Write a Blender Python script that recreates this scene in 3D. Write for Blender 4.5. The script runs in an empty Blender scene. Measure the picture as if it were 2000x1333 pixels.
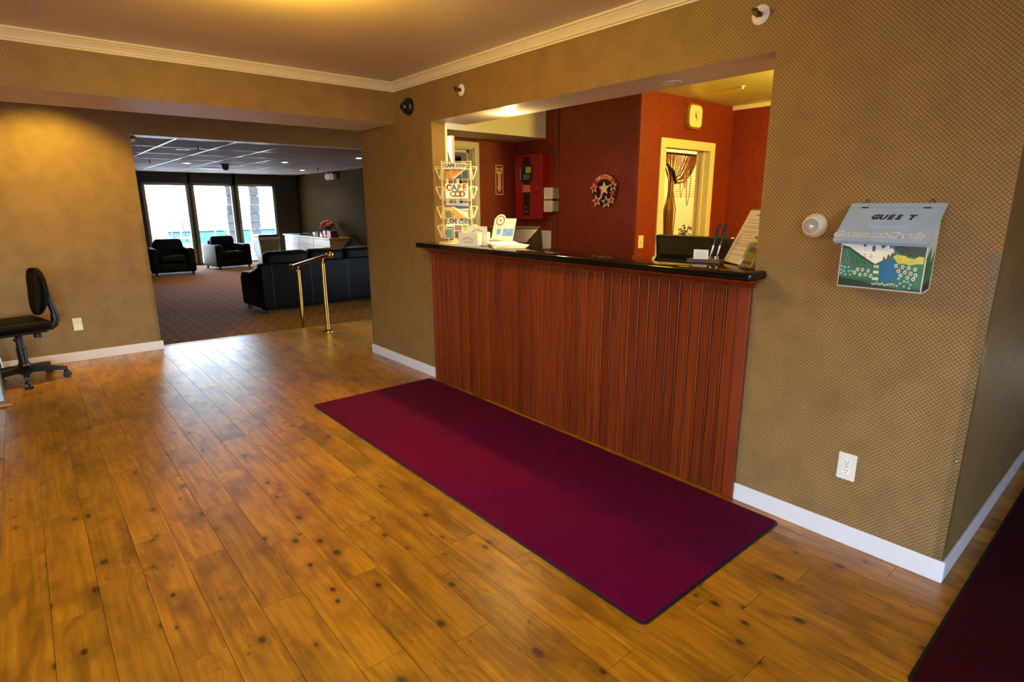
import bpy, bmesh, math, random
from mathutils import Vector, Matrix, Euler
random.seed(7)
PI = math.pi
SC = bpy.context.scene
COL = SC.collection

# ------------------------------------------------------------------ camera
cam_d = bpy.data.cameras.new('camera'); cam = bpy.data.objects.new('camera', cam_d); COL.objects.link(cam)
cam_d.sensor_width = 36.0; cam_d.lens = 1110.5784/2000*36; cam_d.clip_start = 0.05; cam_d.clip_end = 300
CAM = Vector((-2.569408, -4.539811, 1.468021))
_y, _p, _r = math.radians(40.35963), math.radians(-13.564607), math.radians(-0.249946)
_f = Vector((math.sin(_y)*math.cos(_p), math.cos(_y)*math.cos(_p), math.sin(_p)))
_ri = Vector((math.cos(_y), -math.sin(_y), 0)); _u = _ri.cross(_f)
_r2 = _ri*math.cos(_r)+_u*math.sin(_r); _u2 = -_ri*math.sin(_r)+_u*math.cos(_r)
cam.matrix_world = Matrix((( _r2.x, _u2.x, -_f.x, CAM.x), (_r2.y, _u2.y, -_f.y, CAM.y), (_r2.z, _u2.z, -_f.z, CAM.z), (0, 0, 0, 1)))
SC.camera = cam
# ------------------------------------------------------------------ world, sun, daylight portals, exposure
SKY_STRENGTH = 4.2
SUN_ENERGY = 95.0
W = bpy.data.worlds.new('sky'); SC.world = W; W.use_nodes = True
_t = W.node_tree; _t.nodes.clear()
_o = _t.nodes.new('ShaderNodeOutputWorld'); _b = _t.nodes.new('ShaderNodeBackground'); _s = _t.nodes.new('ShaderNodeTexSky')
_s.sky_type = 'NISHITA'; _s.sun_disc = False; _s.sun_elevation = math.radians(52); _s.sun_rotation = math.radians(-25); _s.air_density = 1.4; _s.dust_density = .8; _s.ozone_density = 2.0
_mx = _t.nodes.new('ShaderNodeMix'); _mx.data_type = 'RGBA'; _mx.blend_type = 'MULTIPLY'; _mx.inputs[0].default_value = 1.0; _mx.inputs[7].default_value = (.88, .95, 1.22, 1)
_t.links.new(_s.outputs[0], _mx.inputs[6]); _t.links.new(_mx.outputs[2], _b.inputs[0]); _t.links.new(_b.outputs[0], _o.inputs[0]); _b.inputs[1].default_value = SKY_STRENGTH
_sd = bpy.data.lights.new('sun', 'SUN'); _sd.energy = SUN_ENERGY; _sd.angle = math.radians(0.6); _sd.color = (1, 0.97, 0.93)
_so = bpy.data.objects.new('sun', _sd); COL.objects.link(_so); _so.rotation_euler = (math.radians(-30), 0, math.radians(25))
def portal(name, loc, rot, sx, sy):
    d = bpy.data.lights.new(name, 'AREA'); d.shape = 'RECTANGLE'; d.size = sx; d.size_y = sy; d.cycles.is_portal = True
    o = bpy.data.objects.new(name, d); COL.objects.link(o); o.location = loc; o.rotation_euler = rot
portal('portal_lounge', (1.65, 13.32, 0.95), (-PI/2, 0, 0), 3.4, 2.3)
portal('portal_entrance', (-3.5, -7.45, 1.1), (PI/2, 0, 0), 2.6, 2.2)
portal('portal_west', (-5.95, -3.7, .9), (0, -PI/2, 0), 1.3, 2.2)
VS = SC.view_settings
VS.view_transform = 'Standard'; VS.look = 'None'; VS.gamma = 1.0; VS.use_curve_mapping = False; VS.exposure = 0.0
SC.cycles.use_denoising = True
SC.cycles.max_bounces = 10; SC.cycles.diffuse_bounces = 6; SC.cycles.glossy_bounces = 4; SC.cycles.transparent_max_bounces = 12
SC.cycles.sample_clamp_indirect = 8.0; SC.cycles.caustics_reflective = False; SC.cycles.caustics_refractive = False

# ------------------------------------------------------------------ materials
def lin(h):
    if not isinstance(h, str): return tuple(h) + ((1,) if len(h) == 3 else ())
    c = [int(h[i:i+2], 16)/255 for i in (0, 2, 4)]
    return tuple((x/12.92 if x <= .04045 else ((x+.055)/1.055)**2.4) for x in c) + (1,)
class G:
    def __init__(s, name):
        s.m = bpy.data.materials.new(name); s.m.use_nodes = True; s.t = s.m.node_tree; s.t.nodes.clear()
        s.out = s.n('ShaderNodeOutputMaterial')
    def n(s, typ, ins=None, **kw):
        nd = s.t.nodes.new(typ)
        for k, v in kw.items(): setattr(nd, k, v)
        for k, v in (ins or {}).items(): s.put(nd.inputs[k], v)
        return nd
    def put(s, sock, v):
        if isinstance(v, bpy.types.NodeSocket): s.t.links.new(v, sock)
        elif v is not None: sock.default_value = v
    def M(s, op, a, b=None, c=None, clamp=False):
        nd = s.t.nodes.new('ShaderNodeMath'); nd.operation = op; nd.use_clamp = clamp
        for i, v in enumerate((a, b, c)):
            if v is not None: s.put(nd.inputs[i], v)
        return nd.outputs[0]
    def mix(s, f, a, b, blend='MIX'):
        nd = s.t.nodes.new('ShaderNodeMix'); nd.data_type = 'RGBA'; nd.blend_type = blend
        s.put(nd.inputs[0], f); s.put(nd.inputs[6], a if isinstance(a, bpy.types.NodeSocket) else lin(a)); s.put(nd.inputs[7], b if isinstance(b, bpy.types.NodeSocket) else lin(b))
        return nd.outputs[2]
    def noise(s, vec, scale, detail=3, rough=.55): return s.n('ShaderNodeTexNoise', {'Vector': vec, 'Scale': scale, 'Detail': detail, 'Roughness': rough}).outputs[0]
    def xyz(s, x, y, z): return s.n('ShaderNodeCombineXYZ', {0: x, 1: y, 2: z}).outputs[0]
    def pos(s):
        g = s.n('ShaderNodeNewGeometry'); sp = s.n('ShaderNodeSeparateXYZ', {0: g.outputs['Position']}); return g.outputs['Position'], sp.outputs[0], sp.outputs[1], sp.outputs[2]
    def obj(s):
        g = s.n('ShaderNodeTexCoord'); sp = s.n('ShaderNodeSeparateXYZ', {0: g.outputs['Object']}); return g.outputs['Object'], sp.outputs[0], sp.outputs[1], sp.outputs[2]
    def ramp(s, f, a, b): return s.n('ShaderNodeMapRange', {0: f, 1: a, 2: b}).outputs[0]
    def bump(s, h, dist, strength=.6): return s.n('ShaderNodeBump', {'Height': h, 'Distance': dist, 'Strength': strength}).outputs[0]
    def bsdf(s, col, rough=.5, metal=0, normal=None, spec=.5, coat=0, emit=None, es=0, trans=0, alpha=1, sheen=0):
        nd = s.n('ShaderNodeBsdfPrincipled', {'Base Color': col if isinstance(col, bpy.types.NodeSocket) else lin(col), 'Roughness': rough, 'Metallic': metal, 'Specular IOR Level': spec, 'Coat Weight': coat, 'Transmission Weight': trans, 'Alpha': alpha, 'Sheen Weight': sheen})
        if normal is not None: s.put(nd.inputs['Normal'], normal)
        if emit is not None: nd.inputs['Emission Color'].default_value = lin(emit); nd.inputs['Emission Strength'].default_value = es
        s.t.links.new(nd.outputs[0], s.out.inputs[0]); return s.m
MATS = {}
def mat(name, col, rough=.5, metal=0, var=.12, scale=8, bump=0, **kw):
    """plain procedural material: base colour with a little noise variation and optional fine bump"""
    if name in MATS: return MATS[name]
    g = G(name); p = g.obj()[0]; c = lin(col)
    nz = g.noise(p, scale, 3); dark = tuple(x*(1-var) for x in c[:3])+(1,); light = tuple(min(1, x*(1+var)) for x in c[:3])+(1,)
    nrm = g.bump(g.noise(p, scale*12, 3), bump) if bump else None
    MATS[name] = g.bsdf(g.mix(g.ramp(nz, .3, .7), dark, light), rough, metal, nrm, **kw); return MATS[name]
def wallpaper(name, axis):
    """basket-weave wallpaper; axis = the horizontal world axis of the wall"""
    g = G(name); P, x, y, z = g.pos(); u = {'x': x, 'y': y}[axis]; k = 1/.0120
    a = g.M('MULTIPLY', g.M('ADD', u, z), k*.7071); b = g.M('MULTIPLY', g.M('SUBTRACT', u, z), k*.7071)
    par = g.M('PINGPONG', g.M('ADD', g.M('FLOOR', a), g.M('FLOOR', b)), 1.0)
    sa = g.M('ABSOLUTE', g.M('SINE', g.M('MULTIPLY', a, PI))); sb = g.M('ABSOLUTE', g.M('SINE', g.M('MULTIPLY', b, PI)))
    h = g.M('ADD', g.M('MULTIPLY', sa, par), g.M('MULTIPLY', sb, g.M('SUBTRACT', 1.0, par)))
    h2 = g.M('MULTIPLY', g.M('POWER', h, .6), g.M('POWER', g.M('MULTIPLY', sa, sb), .22))
    f = g.M('ADD', g.M('MULTIPLY', h2, .8), g.M('MULTIPLY', g.M('SUBTRACT', g.noise(P, 120, 2), .5), .35), clamp=True)
    f2 = g.M('MULTIPLY', f, g.ramp(g.noise(P, 7, 4), -.4, .6))
    return g.bsdf(g.mix(f2, '5b431f', 'b2905a'), .5, 0, g.bump(h2, .0012, .5), spec=.42)
WP_X = wallpaper('wallpaper_along_x', 'x'); WP_Y = wallpaper('wallpaper_along_y', 'y')
def m_red():
    g = G('red_wallpaper'); P, x, y, z = g.pos()
    n1 = g.noise(P, 90, 3); n2 = g.noise(P, 14, 3)
    f = g.ramp(g.M('ADD', g.M('MULTIPLY', n1, .7), g.M('MULTIPLY', n2, .3)), .3, .7)
    return g.bsdf(g.mix(f, '5e1904', '902f08'), .55, 0, g.bump(n1, .0008, .4))
RED = m_red()
def m_plank():
    g = G('pine_plank'); P, x, y, z = g.pos(); r = g.n('ShaderNodeObjectInfo').outputs['Random']
    off = g.M('MULTIPLY', r, 47.0)
    v1 = g.xyz(g.M('ADD', g.M('MULTIPLY', x, 55.0), off), g.M('ADD', g.M('MULTIPLY', y, 2.2), off), off)
    warp = g.noise(g.xyz(g.M('MULTIPLY', x, 4.0), g.M('MULTIPLY', y, 1.6), off), 1.6, 2)
    v2 = g.xyz(g.M('ADD', g.M('MULTIPLY', x, 22.0), g.M('MULTIPLY', warp, 9.0)), g.M('ADD', g.M('MULTIPLY', y, 1.1), off), off)
    fine = g.noise(v1, 1.0, 5, .65); ring = g.noise(v2, 1.0, 3, .5)
    blot = g.noise(g.xyz(g.M('MULTIPLY', x, 7.0), g.M('MULTIPLY', y, 3.2), off), 1.0, 3, .6)
    kv = g.n('ShaderNodeTexVoronoi', {'Vector': g.xyz(g.M('ADD', g.M('MULTIPLY', x, 7.0), off), g.M('ADD', g.M('MULTIPLY', y, 4.4), off), 0.0), 'Scale': 1.0, 'Randomness': 1.0}, voronoi_dimensions='2D')
    ksz = g.n('ShaderNodeSeparateColor', {0: kv.outputs['Color']}).outputs[0]
    rad = g.M('MAXIMUM', g.M('MULTIPLY', g.M('SUBTRACT', ksz, .35), .17), .0001)
    knot = g.M('SUBTRACT', 1.0, g.ramp(g.M('DIVIDE', kv.outputs['Distance'], rad), .55, 1.25))
    halo = g.M('MULTIPLY', g.M('SUBTRACT', 1.0, g.ramp(g.M('DIVIDE', kv.outputs['Distance'], rad), 1.0, 3.6)), .35)
    c = g.mix(g.ramp(fine, .32, .72), '9c6a0c', 'd4981e')
    c = g.mix(g.M('MULTIPLY', g.ramp(ring, .52, .68), .45), c, '7a4a18')
    c = g.mix(g.M('MULTIPLY', g.ramp(blot, .46, .74), .75), c, '5e3a0a')
    crk = g.noise(g.xyz(g.M('ADD', g.M('MULTIPLY', x, 16.0), g.M('MULTIPLY', warp, 5.0)), g.M('ADD', g.M('MULTIPLY', y, 1.9), off), off), 1.0, 3, .7)
    streak = g.M('MULTIPLY', g.M('SUBTRACT', 1.0, g.ramp(g.M('ABSOLUTE', g.M('SUBTRACT', crk, .64)), .0, .012)), .6)
    c = g.mix(streak, c, '4a2a0c')
    c = g.mix(halo, c, '5a3410'); c = g.mix(g.M('MULTIPLY', knot, .85), c, '2e1606')
    c = g.mix(1.0, c, g.mix(r, (.82, .82, .82), (1.12, 1.08, 1.0)), 'MULTIPLY')
    rough = g.M('ADD', .26, g.M('MULTIPLY', g.noise(P, 9, 4, .7), .12))
    m = g.bsdf(c, rough, 0, g.bump(fine, .0004, .35), spec=.5, coat=.35)
    [n for n in g.t.nodes if n.type == 'BSDF_PRINCIPLED'][0].inputs['Coat Roughness'].default_value = .32; return m
PLANK = m_plank()
def m_board():
    g = G('red_stained_pine'); P, x, y, z = g.pos(); r = g.n('ShaderNodeObjectInfo').outputs['Random']; off = g.M('MULTIPLY', r, 31.0)
    warp = g.noise(g.xyz(off, g.M('MULTIPLY', y, 9.0), g.M('MULTIPLY', z, 1.3)), 1.0, 2)
    v = g.xyz(off, g.M('ADD', g.M('MULTIPLY', y, 120.0), g.M('MULTIPLY', warp, 14.0)), g.M('MULTIPLY', z, 2.0))
    gr = g.noise(v, 1.0, 4, .6); c = g.mix(g.ramp(gr, .3, .7), '5a2008', '863a12')
    c = g.mix(1.0, c, g.mix(r, (.75, .7, .7), (1.15, 1.15, 1.1)), 'MULTIPLY')
    return g.bsdf(c, .33, 0, g.bump(gr, .0004, .3), spec=.45)
BOARD = m_board()
def m_mat(name, ca, cb, split=None):
    g = G(name); P, x, y, z = g.pos(); n = g.noise(P, 260, 3, .7); b = g.noise(P, 5, 4)
    c = g.mix(g.ramp(n, .25, .75), ca, cb)
    if split is not None:
        e = g.M('ADD', x, g.M('MULTIPLY', g.M('SUBTRACT', b, .5), .25))
        c = g.mix(g.M('MULTIPLY', g.ramp(e, split+.03, split-.03), .28), c, '7c0630')
    c = g.mix(g.M('MULTIPLY', g.ramp(b, .5, .75), .22), c, '26021a')
    return g.bsdf(c, .95, 0, g.bump(n, .003, .8), spec=.03, sheen=.02)
MATRED = m_mat('burgundy_carpet_pile', '46002c', '680444', -.62); MATRED2 = m_mat('dark_red_carpet_pile', '28020a', '400610')
def m_carpet():
    g = G('brown_woven_carpet'); P, x, y, z = g.pos()
    a = g.M('SINE', g.M('MULTIPLY', g.M('ADD', x, g.M('MULTIPLY', g.M('SINE', g.M('MULTIPLY', y, 21.0)), .05)), 46.0)); b = g.M('SINE', g.M('ADD', g.M('MULTIPLY', y, 42.0), g.M('MULTIPLY', x, 9.0)))
    h = g.M('MULTIPLY', a, b); n = g.noise(P, 160, 3, .7)
    f = g.ramp(g.M('ADD', g.M('MULTIPLY', h, .22), n), .15, .9)
    return g.bsdf(g.mix(f, '5e3a08', 'ae7420'), .9, 0, g.bump(g.M('ADD', h, n), .004, .7), spec=.15)
CARPET = m_carpet()
def m_tile():
    g = G('grey_ceiling_tile'); P = g.pos()[0]; n = g.noise(P, 45, 4, .7)
    return g.bsdf(g.mix(g.ramp(n, .35, .7), '8f8b84', 'aca89f'), .75, 0, g.bump(n, .003, .6), spec=.3)
def m_pane():
    g = G('window_glass'); t = g.n('ShaderNodeBsdfTransparent', {0: (.97, .985, .98, 1)}); s = g.n('ShaderNodeBsdfGlossy', {0: (1, 1, 1, 1), 1: .02})
    mx = g.n('ShaderNodeMixShader', {0: .06}); g.t.links.new(t.outputs[0], mx.inputs[1]); g.t.links.new(s.outputs[0], mx.inputs[2]); g.t.links.new(mx.outputs[0], g.out.inputs[0]); return g.m
def m_acrylic(name='clear_acrylic', k=.6, r=.05):
    g = G(name); t = g.n('ShaderNodeBsdfTransparent', {0: (.93, .95, .95, 1)}); s = g.n('ShaderNodeBsdfGlossy', {0: (1, 1, 1, 1), 1: r})
    lw = g.n('ShaderNodeLayerWeight', {0: .35}); mx = g.n('ShaderNodeMixShader', {0: g.M('MULTIPLY', lw.outputs[0], k)}); g.t.links.new(t.outputs[0], mx.inputs[1]); g.t.links.new(s.outputs[0], mx.inputs[2]); g.t.links.new(mx.outputs[0], g.out.inputs[0]); return g.m
TILE = m_tile(); PANE = m_pane(); ACRYL = m_acrylic(); GUARD = m_acrylic('clear_corner_guard', .12, .15)
CEIL = mat('ceiling_paint', 'cdb8aa', .38, var=.05, scale=2, bump=.0006)
SOFFIT = mat('soffit_paint', 'e9dfd2', .5, var=.04, scale=2)
WHITE = mat('white_trim_paint', 'e6e4e6', .35, var=.03, scale=4)
CREAM = mat('cream_paint', 'e4d9b0', .45, var=.03, scale=4)
GREYWALL = mat('grey_wall_paint', '382e22', .7, var=.06, scale=3, bump=.0006)
LEATHER = mat('black_leather', '090706', .52, var=.3, scale=14, bump=.0015, spec=.1)
BLKPL = mat('black_plastic', '121212', .35, var=.2, scale=20)
BLKGL = mat('black_granite', '08090a', .06, var=.5, scale=120)
BRASS = mat('polished_brass', 'c89a4c', .2, 1.0, var=.08, scale=10)
CHROME = mat('chrome', 'c8ccd0', .12, 1.0, var=.04)
WHPL = mat('white_plastic', 'e8e6df', .3, var=.03)
IVORY = mat('ivory_plastic', 'dcd4b4', .35, var=.03)
DARK = mat('dark_slot', '1a1713', .6)
PAPER = mat('white_paper', 'ece6d6', .6, var=.03, scale=5)
INK = mat('printed_ink', '2b3348', .6, var=.05)
BLUE = mat('blue_ink', '1e2f7a', .5, var=.05)
EMW = {}
def glow(name, col, e):
    g = G(name); EMW[name] = g.bsdf(col, .4, emit=col, es=e); return EMW[name]

# ------------------------------------------------------------------ mesh helpers
class MB:
    def __init__(s): s.v = []; s.f = []; s.m = []
    def add(s, vs, fs, mi=0):
        b = len(s.v); s.v += [tuple(v) for v in vs]
        for f in fs: s.f.append(tuple(i+b for i in f)); s.m.append(mi)
        return s
    def box(s, x0, x1, y0, y1, z0, z1, mi=0):
        vs = [(x, y, z) for z in (z0, z1) for y in (y0, y1) for x in (x0, x1)]
        return s.add(vs, [(0, 2, 3, 1), (4, 5, 7, 6), (0, 1, 5, 4), (2, 6, 7, 3), (0, 4, 6, 2), (1, 3, 7, 5)], mi)
    def rbox(s, x0, x1, y0, y1, z0, z1, r=.02, seg=3, mi=0):
        bm = bmesh.new(); bmesh.ops.create_cube(bm, size=1)
        for v in bm.verts: v.co = Vector(((x0+x1)/2+v.co.x*(x1-x0), (y0+y1)/2+v.co.y*(y1-y0), (z0+z1)/2+v.co.z*(z1-z0)))
        r = min(r, .49*min(x1-x0, y1-y0, z1-z0))
        bmesh.ops.bevel(bm, geom=bm.edges[:], offset=r, segments=seg, profile=.5, affect='EDGES')
        bm.verts.index_update(); s.add([v.co for v in bm.verts], [[v.index for v in f.verts] for f in bm.faces], mi); bm.free(); return s
    def prism(s, poly, fn, d0, d1, mi=0):
        """2-D polygon extruded between depths d0,d1; fn(u,v,d)->xyz"""
        n = len(poly); vs = [fn(u, v, d0) for u, v in poly]+[fn(u, v, d1) for u, v in poly]
        return s.add(vs, [tuple(range(n))[::-1], tuple(range(n, 2*n))]+[(i, (i+1) % n, n+(i+1) % n, n+i) for i in range(n)], mi)
    def tube(s, pts, r, seg=8, closed=False, cap=True, mi=0):
        pts = [Vector(p) for p in pts]; n = len(pts); rs = r if isinstance(r, (list, tuple)) else [r]*n
        prev = None; rings = []
        for i, p in enumerate(pts):
            a = pts[i-1] if (i > 0 or closed) else p; b = pts[(i+1) % n] if (i < n-1 or closed) else p
            t = (b-a).normalized()
            if prev is None: ref = Vector((0, 0, 1)) if abs(t.z) < .9 else Vector((1, 0, 0)); u = t.cross(ref).normalized()
            else: u = (prev-t*prev.dot(t)).normalized()
            prev = u; w = t.cross(u)
            rings.append([p+(u*math.cos(2*PI*k/seg)+w*math.sin(2*PI*k/seg))*rs[i] for k in range(seg)])
        vs = [q for ring in rings for q in ring]; fs = []
        for i in range(n if closed else n-1):
            j = (i+1) % n
            for k in range(seg): l = (k+1) % seg; fs.append((i*seg+k, i*seg+l, j*seg+l, j*seg+k))
        if cap and not closed: fs += [tuple(range(seg))[::-1], tuple(range((n-1)*seg, n*seg))]
        return s.add(vs, fs, mi)
    def lathe(s, c, axis, prof, seg=24, mi=0):
        """prof: list of (radius, height along axis)"""
        c = Vector(c); a = Vector(axis).normalized(); ref = Vector((0, 0, 1)) if abs(a.z) < .9 else Vector((1, 0, 0)); u = a.cross(ref).normalized(); w = a.cross(u)
        vs = [c+a*h+(u*math.cos(2*PI*k/seg)+w*math.sin(2*PI*k/seg))*max(r, 1e-5) for r, h in prof for k in range(seg)]
        fs = [(i*seg+k, i*seg+(k+1) % seg, (i+1)*seg+(k+1) % seg, (i+1)*seg+k) for i in range(len(prof)-1) for k in range(seg)]
        fs += [tuple(range(seg))[::-1], tuple(range((len(prof)-1)*seg, len(prof)*seg))]
        return s.add(vs, fs, mi)
    def cyl(s, a, b, r, seg=16, mi=0): return s.tube([a, b], r, seg, mi=mi)
    def sphere(s, c, r, seg=16, mi=0, sz=1.0):
        return s.lathe(c, (0, 0, 1), [(r*math.sin(PI*i/10), -r*sz*math.cos(PI*i/10)) for i in range(11)], seg, mi)
WL = {}
def obj(name, mb, mats, parent=None, smooth=False, local=False, kind=None, mesh=None):
    if not isinstance(mats, (list, tuple)): mats = [mats]
    if local: off = Vector((0, 0, 0)); loc = Vector((0, 0, 0))
    elif parent is not None: off = WL[parent.name]; loc = Vector((0, 0, 0))
    else:
        xs = [v[0] for v in mb.v]; ys = [v[1] for v in mb.v]; off = Vector(((min(xs)+max(xs))/2, (min(ys)+max(ys))/2, min(v[2] for v in mb.v))); loc = off
    me = bpy.data.meshes.new(name); me.from_pydata([tuple(Vector(v)-off) for v in mb.v], [], mb.f)
    for m in mats: me.materials.append(m)
    if any(mb.m): me.polygons.foreach_set('material_index', mb.m)
    bm = bmesh.new(); bm.from_mesh(me); bmesh.ops.recalc_face_normals(bm, faces=bm.faces[:]); bm.to_mesh(me); bm.free()
    if smooth:
        me.polygons.foreach_set('use_smooth', [True]*len(me.polygons))
        try: me.set_sharp_from_angle(angle=math.radians(40))
        except Exception: pass
    me.update(); o = bpy.data.objects.new(name, me); COL.objects.link(o); o.location = loc
    if parent is not None: o.parent = parent
    WL[o.name] = off if parent is not None else loc
    if kind: o['kind'] = kind
    return o
def thing(name, label, cat, loc, group=None, rotz=0):
    o = bpy.data.objects.new(name, None); COL.objects.link(o); o.location = loc; o.rotation_euler = (0, 0, rotz); o.empty_display_size = .1
    o['label'] = label; o['category'] = cat
    if group: o['group'] = group
    WL[o.name] = Vector(loc); return o
def tag(o, label, cat, group=None):
    o['label'] = label; o['category'] = cat
    if group: o['group'] = group
    return o
def struct(name, mb, mats, label=None, **kw):
    o = obj(name, mb, mats, **kw); o['kind'] = 'structure'
    if label: o['label'] = label
    return o
def copy_tree(o, parent=None):
    c = o.copy(); COL.objects.link(c); c.parent = parent; WL[c.name] = WL.get(o.name, Vector((0, 0, 0)))
    for ch in list(o.children): copy_tree(ch, c)
    return c
_glyph = {}
def text2d(txt, size=1.0, shear=0, offset=0, align='CENTER', spacing=1.0):
    """2-D vertices and faces of a word in the built-in font"""
    cu = bpy.data.curves.new('glyphs', 'FONT'); cu.body = txt; cu.size = size; cu.shear = shear; cu.offset = offset*.4; cu.align_x = align; cu.align_y = 'CENTER'; cu.space_character = spacing; cu.resolution_u = 3
    o = bpy.data.objects.new('glyphs', cu); COL.objects.link(o); dg = bpy.context.evaluated_depsgraph_get(); dg.update()
    me = bpy.data.meshes.new_from_object(o.evaluated_get(dg)); r = ([(v.co.x, v.co.y) for v in me.vertices], [tuple(p.vertices) for p in me.polygons])
    bpy.data.objects.remove(o); bpy.data.curves.remove(cu); bpy.data.meshes.remove(me); return r
def put_text(mb, txt, fn, cu, cv, size, d, mi=0, rot=0, **kw):
    vs, fs = text2d(txt, size, **kw); c, s = math.cos(rot), math.sin(rot)
    mb.add([fn(cu+x*c-y*s, cv+x*s+y*c, d) for x, y in vs], fs, mi); return mb
def arc_text(mb, txt, fn, cu, cv, rad, a0, a1, size, d, mi=0, **kw):
    n = len(txt)
    for i, ch in enumerate(txt):
        a = a0+(a1-a0)*i/(n-1); put_text(mb, ch, fn, cu+rad*math.cos(a), cv+rad*math.sin(a), size, d, mi, rot=a-PI/2, **kw)
def rrect(u0, u1, v0, v1, r, n=4):
    pts = []
    for cx, cy, a in ((u1-r, v1-r, 0), (u0+r, v1-r, PI/2), (u0+r, v0+r, PI), (u1-r, v0+r, 1.5*PI)):
        pts += [(cx+r*math.cos(a+PI/2*i/n), cy+r*math.sin(a+PI/2*i/n)) for i in range(n+1)]
    return pts
def star(cu, cv, r, rot=0, k=.42): return [(cu+(r if i % 2 == 0 else r*k)*math.cos(PI/2+rot+i*PI/5), cv+(r if i % 2 == 0 else r*k)*math.sin(PI/2+rot+i*PI/5)) for i in range(10)]
def disc(cu, cv, r, n=12, ry=None): return [(cu+r*math.cos(2*PI*i/n), cv+(ry or r)*math.sin(2*PI*i/n)) for i in range(n)]
def wx(x, s=-1):   # wall plane x=const seen from -x: u to the right of the viewer = -y
    return lambda u, v, d: (x+s*d, -u, v)
def wy(y, s=-1):   # wall plane y=const seen from -y: u = x
    return lambda u, v, d: (u, y+s*d, v)

# ================================================================== THE SETTING
ZC = 2.45           # lobby ceiling
YL = 2.26           # plane of the left wall with the opening to the lounge
FL = -.15           # lounge floor, one step down
YW = 13.2           # lounge window wall
ZL = 2.32           # lounge ceiling
edge_y = lambda x: 2.41-.0779*(x+1.574)
# floor: dark sub-floor plus single planks
sub = MB()
sub.add([(-6, -7.5, -.006), (4, -7.5, -.006), (4, edge_y(4), -.006), (-6, edge_y(-6), -.006), (-6, -7.5, -.15), (4, -7.5, -.15), (4, edge_y(4), -.15), (-6, edge_y(-6), -.15)],
        [(0, 1, 2, 3), (7, 6, 5, 4), (0, 4, 5, 1), (1, 5, 6, 2), (2, 6, 7, 3), (3, 7, 4, 0)])
floor = struct('floor', sub, DARK, 'knotty pine plank floor of the lobby')
PW, PL, GAP = .1505, .914, .0011
def plank_poly(x0, x1, y0, y1):
    """clip the far end to the step edge; returns the top outline or None"""
    e0, e1 = edge_y(x0)-.012, edge_y(x1)-.012
    if y0 > min(e0, e1)-.05: return None
    return [(x0, y0), (x1, y0), (x1, min(y1, e1)), (x0, min(y1, e0))]
def plank_mesh(mb, poly):
    cx = sum(p[0] for p in poly)/4; cy = sum(p[1] for p in poly)/4; ch = .0009
    def ins(p, d): return (p[0]+(d if p[0] < cx else -d), p[1]+(d if p[1] < cy else -d))
    vs = [(*ins(p, GAP/2), -.006) for p in poly]+[(*ins(p, GAP/2), -ch) for p in poly]+[(*ins(p, GAP/2+ch), 0) for p in poly]
    mb.add(vs, [(8, 9, 10, 11)]+[(i, (i+1) % 4, 4+(i+1) % 4, 4+i) for i in range(4)]+[(4+i, 4+(i+1) % 4, 8+(i+1) % 4, 8+i) for i in range(4)])
fixed_end = {}      # ends read off near the camera
for col, yv in ((9, -3.565), (12, -3.588), (11, -3.867), (1, -1.98), (2, -2.65), (3, -2.03), (4, -1.62)): fixed_end[col] = yv
planks = []; col = 0
rp = random.Random(11)
for ci in range(-22, 45):
    x0 = -2.70+PW*ci; x1 = x0+PW
    if x0 < -6 or x1 > 4: continue
    ph = fixed_end.get(ci, -7.5+((ci*.397) % 1.0)*PL+rp.uniform(-.12, .12)) 
    y = ph
    while y > -7.5: y -= PL
    while y < 2.7:
        a, b = max(y, -7.5), min(y+PL, 2.7); y += PL
        if b-a < .03: continue
        if x0 > -.1:        # the office has its own floor: stop the planks at its walls
            if (a+b)/2 < -1.8: b = min(b, -4.10)
            else: a = max(a, .60)
            if b-a < .03: continue
        pl = plank_poly(x0, x1, a, b)
        if pl is None: continue
        cx, cy = (x0+x1)/2, (a+b)/2; d = Vector((cx, cy, 0))-CAM; fx, ry, uy = d.dot(_f), d.dot(_r2), d.dot(_u2)
        vis = fx > .3 and abs(ry/fx) < 1.05 and -.75 < uy/fx < .3 and not (x0 > -.02 and cy < .4 and cy > -4.2)
        planks.append(((PW*(b-a)*(-d.z)/max(.3, fx)**3) if vis else 0, pl))
planks.sort(key=lambda t: -t[0]); rest = MB()
for i, (score, pl) in enumerate(planks):
    if score > 0 and i < 290:
        mb = MB(); plank_mesh(mb, pl); o = obj('plank', mb, PLANK, floor)
    else: plank_mesh(rest, pl)
o = obj('plank_field', rest, PLANK, floor); o['kind'] = 'stuff'
nose = MB(); fnz = lambda u, v, d: (u, v, d)
nose.prism([(-1.60, edge_y(-1.60)-.012), (4, edge_y(4)-.012), (4, edge_y(4)+.012), (-1.60, edge_y(-1.60)+.012)], fnz, -.02, .003)
struct('trim_1', nose, mat('brass_nosing', 'b98f3c', .3, .9), 'thin brass nosing strip along the step edge')
struct('floor_lounge', MB().box(-3, 4, 2.0, YW, FL-.1, FL), CARPET, 'brown woven carpet of the lounge, one step down')
struct('floor_office', MB().box(.01, 5.2, -4.02, .44, -.05, .001), mat('office_floor', '5a3d22', .5), 'office floor behind the reception counter')
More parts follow.
